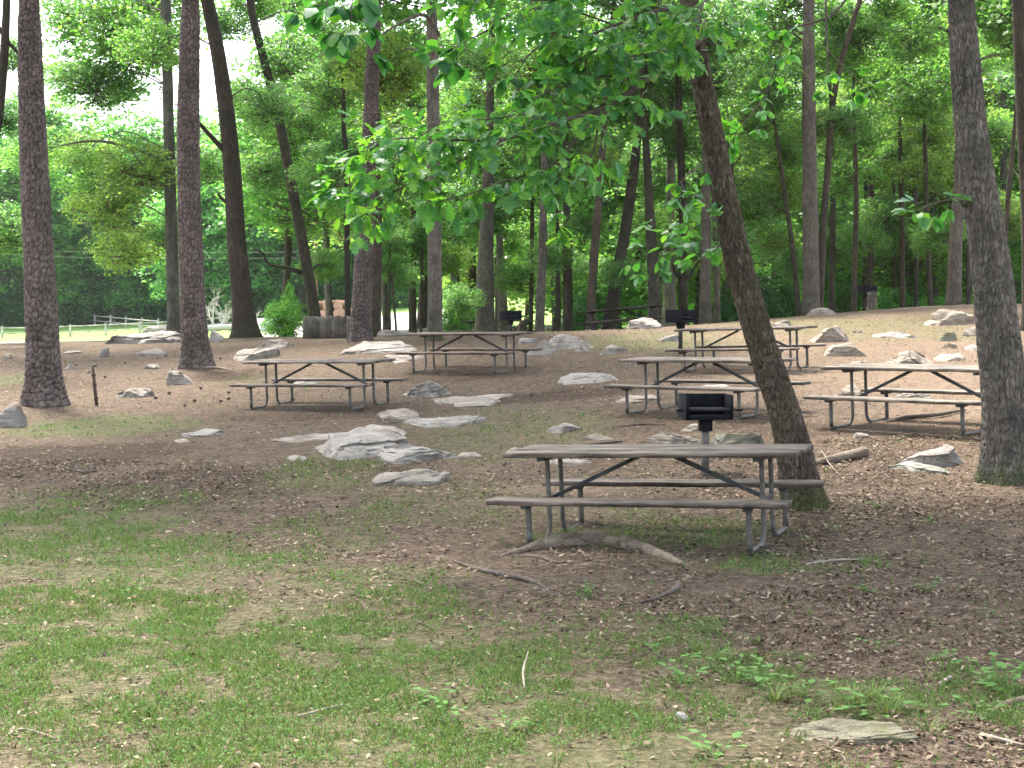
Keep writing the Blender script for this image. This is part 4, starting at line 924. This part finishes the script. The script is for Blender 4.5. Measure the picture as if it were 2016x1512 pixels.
bush('low shrub on the crest before the thick pinkish trunk', 1845,600,60,36,60,(1,1.3,1.1))
bush('dark undergrowth below the wide brown trunk', 1430,625,60,70,58,(.5,.7,.6))
bush('shadowed shrub at the right edge by the far table', 1990,600,90,90,64,(.7,.95,.8))
bush('thin green shrub behind the slim trunks on the crest', 1660,606,70,70,66,MG)
rs = np.random.RandomState(3)
for i, u in enumerate(range(1150, 2120, 58)):
    dd = 78+9*(i % 3)+rs.uniform(-3, 3); bush('tall leafy understorey sapling filling the gaps between the woodland trunks', u+rs.uniform(-15, 15),612,120,rs.uniform(120, 190),dd,[(1.4,1.8,1.7),(1.8,1.8,1.2),(1.2,1.7,1.6)][i % 3],'understorey saplings in the woods')  # bright tints put light into the leaf colour where the gaps are dark
for i, u in enumerate(range(-120, 700, 62)):
    bush('low green shrub along the foot of the far treeline', u,632,90,48+14*math.sin(i*2.1),166-(18 if u > 420 else 0),(.8,1.15,1.0) if i % 2 else BG, 'shrubs along the far treeline')

# ------------------------------------------------------------------ low oak bough with lobed leaves (grows from the leaning tree)
HW = [(0,.02),(.1,.07),(.2,.27),(.28,.12),(.4,.4),(.5,.16),(.62,.46),(.72,.18),(.83,.3),(.91,.12),(1.,.01)]
def oak_leaf(base, dirv, up, Ln, rs, W=1., droop=.3):
    d_ = dirv/np.linalg.norm(dirv); s_ = np.cross(d_, up); s_ /= np.linalg.norm(s_)+1e-9; n_ = np.cross(s_, d_); V = []
    fold = rs.uniform(.05, .35)
    for t, w in HW:
        c = base+d_*Ln*t-n_*Ln*droop*t*t*.6; w = w*Ln*.72*W; j = rs.uniform(.85, 1.15)
        V += [c-s_*w*j+n_*w*fold+d_*w*.25, c, c+s_*w/j+n_*w*fold+d_*w*.25]
    return V
def oak_bough(par, name, branches, label, leafscale=1., seed=1, lobed=True, every=.068, mat='oakleaf', colr=(1,1,1), rbase=.014, twl=(.12,.42)):
    rs = np.random.RandomState(seed); mb = MB(); LV, LF = [], []; nh = len(HW)
    fq = []
    for i in range(nh-1): fq += [[i*3, i*3+1, i*3+4, i*3+3], [i*3+1, i*3+2, i*3+5, i*3+4]]
    for br in branches:
        P = [np.array(at(*q))-np.array(par.location) for q in br[0]]; r_ = br[1] if len(br) > 1 else rbase; bare = br[2] if len(br) > 2 else 0.
        ln = sum(np.linalg.norm(P[i+1]-P[i]) for i in range(len(P)-1)); n_ = max(int(ln/every), 6); S = spline(P, n_)
        mb.tube(S, np.linspace(r_, .003, n_), 7)
        for i in range(n_):
            if i/n_ < bare: continue
            for side in (0, 1):
                if rs.rand() < .2: continue
                T_d = S[min(i+1, n_-1)]-S[max(i-1, 0)]; T_d /= np.linalg.norm(T_d)+1e-9
                out = rs.randn(3)*[1, 1, .35]; out -= T_d*out.dot(T_d); out /= np.linalg.norm(out); dr = T_d*.5+out; dr[2] -= .15; dr /= np.linalg.norm(dr)
                tl = rs.uniform(*twl)*(1.1-.5*i/n_); e = S[i]+dr*tl; mb.tube([S[i], (S[i]+e)/2+[0, 0, .015], e], [.0035, .003, .002], 4)
                for k in range(rs.randint(4, 8)):
                    t_ = 1 if k < 4 else rs.uniform(.3, 1); b0 = S[i]+dr*tl*t_; dv = dr+rs.randn(3)*[.75, .75, .35]; dv[2] -= .28; dv /= np.linalg.norm(dv)
                    upv = np.array([rs.randn()*.35, rs.randn()*.35, 1.]); Ln = rs.uniform(.085, .165)*leafscale
                    b0 = b0+dv*.015
                    if lobed: v_ = oak_leaf(b0, dv, upv, Ln, rs, rs.uniform(.85, 1.2), rs.uniform(.1, .7)); o_ = len(LV); LV += v_; LF += [[q+o_ for q in f] for f in fq]
                    else:
                        s_ = np.cross(dv, upv); s_ /= np.linalg.norm(s_); nn = np.cross(s_, dv); o_ = len(LV); w = Ln*.42
                        LV += [b0, b0+dv*Ln*.35+s_*w, b0+dv*Ln*.75+s_*w*.75-nn*Ln*.08, b0+dv*Ln-nn*Ln*.2, b0+dv*Ln*.75-s_*w*.75-nn*Ln*.08, b0+dv*Ln*.35-s_*w, b0+dv*Ln*.5+nn*.0]
                        LF += [[o_, o_+1, o_+6, o_+5], [o_+1, o_+2, o_+3, o_+6], [o_+6, o_+3, o_+4, o_+5]]
    o = mb.build(name, M['twig'], par, True); o['label'] = label
    lv = link('leaves', mesh_np('leaves', LV, np.array(LF), [M[mat]]), o); lv.color = (*[1.12*q for q in colr], 1)
    return o
d0 = LT.location.y
oak_bough(LT, 'low_bough', [
 ([(1398,60,d0),(1340,110,13.4),(1270,160,12.9),(1180,215,12.5),(1100,240,12.2),(1000,272,11.9),(900,276,11.7),(800,272,11.5),(715,285,11.4)], .03, .22),
 ([(1180,215,12.5),(1130,280,12.3),(1080,330,12.2),(1010,352,12),(930,380,11.9),(850,400,11.8)], .014, .1),
 ([(1000,272,11.9),(920,310,11.7),(850,345,11.6),(770,380,11.5),(725,430,11.5)], .011, .1),
 ([(900,276,11.7),(850,255,11.9),(790,300,11.8),(700,340,11.7),(665,372,11.7)], .009, .2),
 ([(1270,160,12.9),(1190,150,12.6),(1120,165,12.4),(1050,195,12.3)], .012, .1),
 ([(1100,240,12.2),(1040,225,12),(960,235,11.9),(880,240,11.8)], .01, 0),
 ([(1180,215,12.5),(1170,290,12.6),(1140,350,12.6),(1090,410,12.6)], .01, .1),
], 'spreading low bough of lobed oak leaves', seed=4)
oak_bough(LT, 'upper_bough', [
 ([(1375,20,d0),(1300,20,13.3),(1210,50,12.8),(1130,75,12.5),(1060,50,12.3)], .02, .1),
 ([(1300,-60,13),(1180,-20,12.6),(1080,0,12.3),(960,-5,12),(880,0,12)], .014, 0),
 ([(1210,50,12.8),(1160,110,12.7),(1100,130,12.6)], .01, 0),
 ([(1400,-40,13),(1380,20,12.7),(1350,60,12.6)], .01, 0),
 ([(1300,-40,13),(1290,40,12.9),(1250,100,12.8)], .01, 0),
 ([(1390,40,d0),(1330,90,13.2),(1250,110,12.8),(1180,100,12.6),(1120,130,12.5)], .012, .1),
 ([(1210,50,12.8),(1120,20,12.9),(1030,20,12.9),(960,50,12.9)], .01, .1),
 ([(1250,110,12.8),(1230,160,12.8),(1180,190,12.8)], .008, .1),
], 'upper bough of lobed oak leaves hanging into view', seed=9)
oak_bough(LT, 'side_twigs', [
 ([(1432,400,d0),(1400,430,13.8),(1350,440,13.7),(1300,465,13.6)], .01, .1),
 ([(1450,470,d0),(1400,490,13.9),(1330,490,13.7),(1280,510,13.6)], .009, .1),
 ([(1420,300,d0),(1370,330,13.8),(1320,380,13.7)], .009, .1)], 'sparse leafy twigs left of the leaning trunk', seed=13, lobed=False, every=.13, leafscale=.85)
# overhanging twigs from a tree above, outside the frame at the upper right
oak_bough(RT, 'hanging_twigs', [
 ([(1625,-90,15),(1627,60,14.8),(1631,170,14.7)], .016, .75),
 ([(1700,-60,15),(1640,30,14.9),(1560,60,14.8),(1520,150,14.7),(1490,250,14.6)], .016, .35),
 ([(1560,60,14.8),(1545,40,14.6),(1500,10,14.5)], .008, 0),
 ([(1505,190,14.7),(1460,250,14.6),(1425,275,14.6)], .007, .1),
 ([(1631,100,14.7),(1680,150,14.6),(1700,170,14.6)], .006, .3)], 'thin dark twigs with round leaves hanging from above', seed=21, lobed=False, every=.16, leafscale=.75, colr=(1.3,1.3,.9), twl=(.08,.25))
oak_bough(RT, 'trunk_sprig', [([(1905,395,RT.location.y-.15),(1880,392,RT.location.y-.3),(1830,402,RT.location.y-.5),(1800,420,RT.location.y-.5)], .008, .2)], 'small leafy sprig from the trunk burl', seed=23, lobed=False, every=.16, leafscale=.9, twl=(.05,.18))
# dark leaf sprays hanging in the upper left of the middle (from the oak above)
oak_bough(LT, 'dark_sprays', [
 ([(1000,-80,12),(900,-70,11.8),(760,-60,11.6),(700,-20,11.5),(690,60,11.4)], .012, .55),
 ([(760,-60,11.6),(660,-40,11.5),(640,40,11.4)], .009, .3),
 ([(1100,60,12.6),(1040,110,12.9),(1010,160,13)], .009, .2),
 ([(960,60,12.6),(920,80,12.9),(880,100,13)], .008, .1)], 'dark drooping leaf sprays overhead', seed=31, lobed=False, every=.11, leafscale=1.05, colr=(.6,.75,.8))

# ------------------------------------------------------------------ near weeds and grass tufts
def tuft_mesh(seed, n_=60, h=.10):
    rs = np.random.RandomState(seed); V, Fc = [], []
    for i in range(n_):
        a_ = rs.rand()*6.28; r_ = rs.rand()*.05; hh = h*rs.uniform(.5, 1.1); ln = hh*rs.uniform(.5, 1.5); w = .0028; b0 = np.array([r_*math.cos(a_), r_*math.sin(a_), -.01]); d_ = np.array([math.cos(a_), math.sin(a_), 0]); s_ = np.array([-d_[1], d_[0], 0])*w
        o_ = len(V)
        for t in (0, .4, .75, 1): c = b0+d_*ln*t*t+np.array([0, 0, hh*(t-.35*t*t*t)]); V += [c-s_*(1-t*.9), c+s_*(1-t*.9)]
        for k in range(3): Fc.append([o_+k*2, o_+k*2+1, o_+k*2+3, o_+k*2+2])
    return mesh_np('grass_tuft', V, np.array(Fc), [M['grass']])
def weed_mesh(seed, n_=16, s=.034):
    F3 = []
    rs = np.random.RandomState(seed); V, Fc = [np.array([0, 0, 0.])], []
    for i in range(n_):
        a_ = rs.rand()*6.28; d_ = np.array([math.cos(a_), math.sin(a_), rs.uniform(.1, .5)]); b0 = np.array([0, 0, rs.uniform(0, .06)])+d_*rs.uniform(.01, .09)
        sd = np.array([-math.sin(a_), math.cos(a_), 0]); L_ = s*rs.uniform(.6, 1.3); o_ = len(V); dn = np.array([0, 0, -.25*L_])
        V += [b0-sd*.002, b0+d_*L_*.35+sd*L_*.36, b0+d_*L_*.8+sd*L_*.25+dn*.4, b0+d_*L_*1.1+dn, b0+d_*L_*.8-sd*L_*.25+dn*.4, b0+d_*L_*.35-sd*L_*.36]
        V.append(b0+sd*.002); Fc.append([o_, o_+1, o_+2, o_+3, o_+4, o_+5]); F3.append([0, o_, o_+6])
    V = np.array(V); return mesh_np('weed', V, [np.array(Fc), np.array(F3)], [M['weed']])
TM = [tuft_mesh(i) for i in range(3)]; WM = [weed_mesh(i) for i in range(3)]
for i, (u, v_, s_) in enumerate([(1375,1285,1.),(1420,1300,1.1),(1525,1380,1.3),(1560,1370,1.1),(1680,1385,1.5),(1720,1375,1.3),(1750,1400,1.4),(1650,1395,1.),(1840,1300,.9),(1830,1440,.9),(1490,1270,.8),(1400,1225,.7),(1700,1160,.6),(1580,1300,.8),(1950,1345,.9)]):
    o = link('grass_tuft', TM[i % 3]); p = hit(u, v_); o.location = p; o.scale = (s_,)*3; o.rotation_euler.z = i
    tag(o, 'tuft of long bright grass blades in the leaf litter at lower right', 'grass tuft', 'grass tufts in the near litter')
for i, (u, v_, s_) in enumerate([(1385,1320,1.4),(1340,1350,1.3),(1450,1345,1.5),(1500,1360,1.6),(1590,1375,1.3),(1720,1405,1.7),(1960,1350,1.7),(1990,1365,1.8),(2005,1330,1.5),(1730,1282,1.),(1870,1320,1.2),(1700,1165,1.),(1830,1165,1.),(1150,1170,1.),(1165,1180,.9),(1290,1290,1.1),(1410,1500,1.4),(1000,1440,1.),(880,1420,1.1),(250,1180,1.),(860,1385,1.2),(1910,1420,1.2),(1640,1045,.9),(1830,1030,.9),(1725,1003,1.),(600,770,1.8),(1820,730,1.4)]):
    o = link('weed', WM[i % 3]); p = hit(u, v_); o.location = p; o.scale = (s_,)*3; o.rotation_euler.z = i*1.3
    tag(o, 'low broad leaved green weed growing from bare soil and litter', 'weed', 'broad leaved weeds')

# ------------------------------------------------------------------ picket fence, split stump, stump
p0, p1 = hit(600,667), hit(692,666); p1.z = p0.z; fe = thing('picket_fence', 'short weathered picket fence screen beside the middle pine', 'fence', (p0.x, p0.y, H(p0.x, p0.y)))
nP = 17
for i in range(nP):
    q = p0.lerp(p1, i/(nP-1)); z0 = H(q.x, q.y); hh = (44*q.y/F)+.02*math.sin(i*2.3); w = (p1-p0).length/16*.93; m = MB()
    a_ = [(-w/2, 0, -.05), (w/2, 0, -.05), (w/2, 0, hh-.03), (w*.3, 0, hh), (-w*.3, 0, hh), (-w/2, 0, hh-.03)]
    V = [(x_, -.01, z_) for x_, _, z_ in a_]+[(x_, .01, z_) for x_, _, z_ in a_]
    m.add(V, [[0,1,2,3,4,5], [11,10,9,8,7,6]]+[[j, (j+1) % 6+0, (j+1) % 6+6, j+6][::-1] for j in range(6)])
    o = m.build('picket', M['post_wood'], fe); o.location = Vector((q.x, q.y, z0))-fe.location; o.color = (*(np.array([1, 1, 1])*random.uniform(.4, .7)), 1)
for zz in (.2, .55):
    m = MB(); a_ = p0-fe.location; b_ = p1-fe.location; m.box(((p1.x-p0.x)/2, (p1.y-p0.y)/2+.035, zz), ((p1-p0).length, .04, .08), Matrix.Rotation(math.atan2(p1.y-p0.y, p1.x-p0.x), 3, 'Z')); m.build('rail', M['post_wood'], fe)
def stump(label, u, v_, w, h, d_, jag, mat='oak_bark', col_=(1,1,1)):
    p = at(u, v_, d_); p.z = H(p.x, p.y)-.05; r = w*d_/F/2; hh = h*d_/F; rs = np.random.RandomState(int(u)); seg = 22; V = []
    for k in range(8):
        for j in range(seg):
            a_ = j/seg*6.283; top = hh*(1-jag*(.5+.5*math.sin(a_*2+1)+.3*rs.rand())) if k > 5 else hh
            rr = r*(1+.6*math.exp(-k*.9)+.1*math.sin(a_*5)); zz = min(k/6, 1)*hh*(1-jag*(.5+.5*math.sin(a_*2+1.)))
            V.append((rr*math.cos(a_)*(1 if k < 7 else .7), rr*math.sin(a_)*(1 if k < 7 else .7), zz-(.12*hh if k == 7 else 0)))
    Fs = [[k*seg+j, k*seg+(j+1) % seg, (k+1)*seg+(j+1) % seg, (k+1)*seg+j] for k in range(7) for j in range(seg)]+[[7*seg+j for j in range(seg)]]
    m = MB(); m.add(V, Fs); o = m.build('tree_stump', M[mat], None, True); o.location = p; o.color = (*col_, 1); tag(o, label, 'stump')
stump('split dark stump with two jagged spikes beside the small crest grill', 1028,640,22,42,47,.75, col_=(.7,.65,.6))
stump('short cut stump standing just right of the crest grill', 1717,612,17,40,48,.02,'grey_bark', (1.1,1,.95))

# ------------------------------------------------------------------ things in the field
def rail_fence(label, posts, hgt=1.15):
    P = [at(u, 640, d_) for u, d_ in posts]
    for p in P: p.z = H(p.x, p.y)
    f = thing('rail_fence', label, 'fence', P[0])
    for i, p in enumerate(P):
        m = MB(); m.box((0, 0, hgt/2-.1), (.17, .15, hgt+.2), bev=.01); m.box((0, 0, hgt+.03), (.11, .1, .06), bev=.01); o = m.build('fence_post', M['rail_wood'], f); o.location = p-f.location
        if i:
            a_ = P[i-1]-f.location; b_ = p-f.location
            for zz in (.45, .95):
                m = MB(); s_ = spline([a_+Vector((0, 0, zz)), (a_+b_)/2+Vector((0, 0, zz-.02)), b_+Vector((0, 0, zz))], 6); m.tube(s_, .055, 6); m.build('rail', M['rail_wood'], f, True)
rail_fence('pale split rail fence receding left across the bright field', [(-60,186),(-10,182),(44,178),(88,175),(127,172),(156,167),(187,162),(218,157),(248,152),(280,147),(312,143)])
rail_fence('nearer pale split rail fence along the bright field', [(-270,140),(-200,140),(-130,140),(-65,140),(4,140),(72,140),(138,140),(208,140),(275,140),(345,140),(418,139),(490,138)], 1.1)
pl = at(622,610,95); up = thing('utility_pole', 'brown wooden utility pole behind the leaning dark tree', 'utility pole', (pl.x, pl.y, H(pl.x, pl.y)))
m = MB(); m.tube([(0,0,-.2),(0,0,3),(0,0,5.6)], [.14,.13,.11], 14); m.build('pole', M['cutwood'], up, True).color = (.45,.4,.35,1)
m = MB(); m.box((0,-.14,4.6), (.25,.2,.5), bev=.03); m.build('meter_box', M['pipe'], up); 
for k, (va, vb) in enumerate(((486,496),(496,508))):
    a_, b_ = at(-160,va-6,118), at(622,vb,95); a_ = Vector(a_); md = (a_+b_)/2-Vector((0,0,.35))
    V, Fs = tube_geo(np.array(spline([a_, md, b_], 24))-np.array(a_), .011, 5); m = MB(); m.add(V, Fs); o = m.build('power_cable', M['pipe'], None, True); o.location = a_
    tag(o, ('upper' if k == 0 else 'lower')+' thin power cable strung across the far treeline to the pole', 'cable')
def log(label, u, v_, d_, ln, r, yaw, zo=0, c=(1,1,1), group=None):
    p = at(u, v_, d_); p.z = H(p.x, p.y)+r+zo; t = thing('felled_log', label, 'log', p, group)
    dx, dy = math.cos(yaw)*ln/2, math.sin(yaw)*ln/2; m = MB(); m.tube([(-dx,-dy,0),(0,0,.02),(dx,dy,0)], [r,r*.96,r*.9], 14, False); m.build('bark', M['oak_bark'], t, True).color = (*c, 1)
    for s in (-1, 1):
        m = MB(); m.tube([(s*dx*.999, s*dy*.999, 0), (s*dx, s*dy, 0)], [r*.97, r*.9][::1], 14); m.build('cut_face', M['cutwood'], t)
log('long dark log by the far treeline at left', 262,622,172,5.2,.55,.15, c=(2.2,1.9,1.8))
log('log with an orange cut face in the far pile', 283,622,168,2.5,.6,-.6, c=(2.5,1.5,1.2))
log('dark stacked log behind the far rail fence', 308,618,170,5,.7,.1, c=(2,1.8,1.7))
log('upper log of the far pile left of the grey trunk', 312,610,171,4,.5,.2, .9, c=(2,1.8,1.7))
for i, (u, zo, r_) in enumerate(((636,0,.5),(652,0,.45),(668,0,.5),(682,0,.42),(646,.75,.42),(662,.78,.4),(674,.7,.38))):
    log(['orange felled log at the left of the pile beyond the picket fence','orange log low in the pile beyond the picket fence','pinkish log in the middle of the pile beyond the picket fence','rightmost log of the pile beyond the picket fence','upper left orange log of the pile beyond the picket fence','top orange log of the pile beyond the picket fence','upper right log of the pile beyond the picket fence'][i], u,618,118,2.0,r_,.3+i*.7,zo+.1,(1.8,1.2,1.0))
p = at(534,622,118); V, Fc = ICO[4]; Q = V*[2.4,1.8,.85]*(1+.18*fbm(V*2, 4, 2))[:,None]; Q[:,2] = np.maximum(Q[:,2], -.2)
o = link('gravel_mound', mesh_np('gravel_mound', Q, Fc, [M['mound']], smooth=True), None, (p.x, p.y, H(p.x, p.y))); tag(o, 'grey gravel mound at the edge of the far woods', 'mound')
# uprooted dead tree: bleached bare branches
p = at(432,628,128); p.z = H(p.x, p.y); t = thing('fallen_tree', 'bleached bare branches of a fallen tree at the field edge', 'fallen tree', p); rs = np.random.RandomState(8); m = MB()
def grow(a_, d_, ln, r_, lev):
    e = a_+d_*ln; md = (a_+e)/2+rs.randn(3)*ln*.08; m.tube(spline([a_, md, e], 5), np.linspace(r_, r_*.6, 5), 5, False)
    if lev:
        for _ in range(3 if lev > 1 else 4):
            nd = d_+rs.randn(3)*.55; nd /= np.linalg.norm(nd); grow(a_+d_*ln*rs.uniform(.45, 1), nd, ln*rs.uniform(.5, .8), r_*.55, lev-1)
for k in range(7):
    d_ = np.array([rs.uniform(-1, 1), rs.uniform(-.4, .4), rs.uniform(.25, 1.3)]); d_ /= np.linalg.norm(d_); grow(np.array([rs.uniform(-.8, .8), 0, .1]), d_, rs.uniform(1.3, 2.1), .07, 3)
m.build('bare_branches', M['deadwood'], t, True); m = MB(); m.tube([(2.6,.4,.35),(.5,0,.45),(-2,-.3,.3)], [.3,.26,.18], 12); m.build('trunk', M['deadwood'], t, True)

# ------------------------------------------------------------------ damp summer air
hm = bpy.data.materials.new('haze'); hm.use_nodes = True; nt = hm.node_tree; nt.nodes.clear()
ho = nt.nodes.new('ShaderNodeOutputMaterial'); hv_ = nt.nodes.new('ShaderNodeVolumePrincipled'); hv_.inputs['Color'].default_value = (.9,.97,1,1); hv_.inputs['Density'].default_value = .00013
nt.links.new(hv_.outputs[0], ho.inputs['Volume'])
m = MB(); m.box((0, 132, 27), (900, 604, 84)); tag(m.build('haze', hm), kind='stuff')

# ------------------------------------------------------------------ camera, light, sky
cam = bpy.data.cameras.new('camera'); co = bpy.data.objects.new('camera', cam); col.objects.link(co); sc.camera = co
co.location = (0, 0, EYE); co.rotation_euler = (math.pi/2-PIT, 0, 0); cam.sensor_width = 36; cam.lens = 36*F/2016; cam.clip_end = 2000; cam.clip_start = .1
SUN_EL, SUN_AZ = R(62), R(-28)
w = bpy.data.worlds.new('World'); sc.world = w; w.use_nodes = True; nt = w.node_tree; nt.nodes.clear()
sky = nt.nodes.new('ShaderNodeTexSky'); sky.sky_type = 'NISHITA'; sky.sun_disc = False; sky.sun_elevation = SUN_EL; sky.sun_rotation = SUN_AZ; sky.air_density = 1.0; sky.dust_density = 3.5; sky.ozone_density = .6
bg = nt.nodes.new('ShaderNodeBackground'); bg.inputs[1].default_value = .15; wo = nt.nodes.new('ShaderNodeOutputWorld'); hs = nt.nodes.new('ShaderNodeHueSaturation'); hs.inputs['Saturation'].default_value = .5; nt.links.new(sky.outputs[0], hs.inputs['Color']); nt.links.new(hs.outputs[0], bg.inputs[0]); nt.links.new(bg.outputs[0], wo.inputs[0])
sl = bpy.data.lights.new('sun', 'SUN'); sl.energy = 2.6; sl.angle = R(11); sl.color = (1, .95, .87); so = bpy.data.objects.new('sun', sl); col.objects.link(so)
dv = Vector((math.sin(SUN_AZ)*math.cos(SUN_EL), math.cos(SUN_AZ)*math.cos(SUN_EL), math.sin(SUN_EL))); so.rotation_euler = (-dv).to_track_quat('-Z', 'Y').to_euler()
vs = sc.view_settings; sc.display_settings.display_device = 'sRGB'; vs.view_transform = 'Standard'; vs.look = 'None'; vs.exposure = 2.45; vs.gamma = 1; vs.use_curve_mapping = False
cy = sc.cycles; cy.use_adaptive_sampling = True; cy.adaptive_threshold = .025; cy.max_bounces = 5; cy.diffuse_bounces = 3; cy.glossy_bounces = 2; cy.transmission_bounces = 4; cy.use_denoising = True
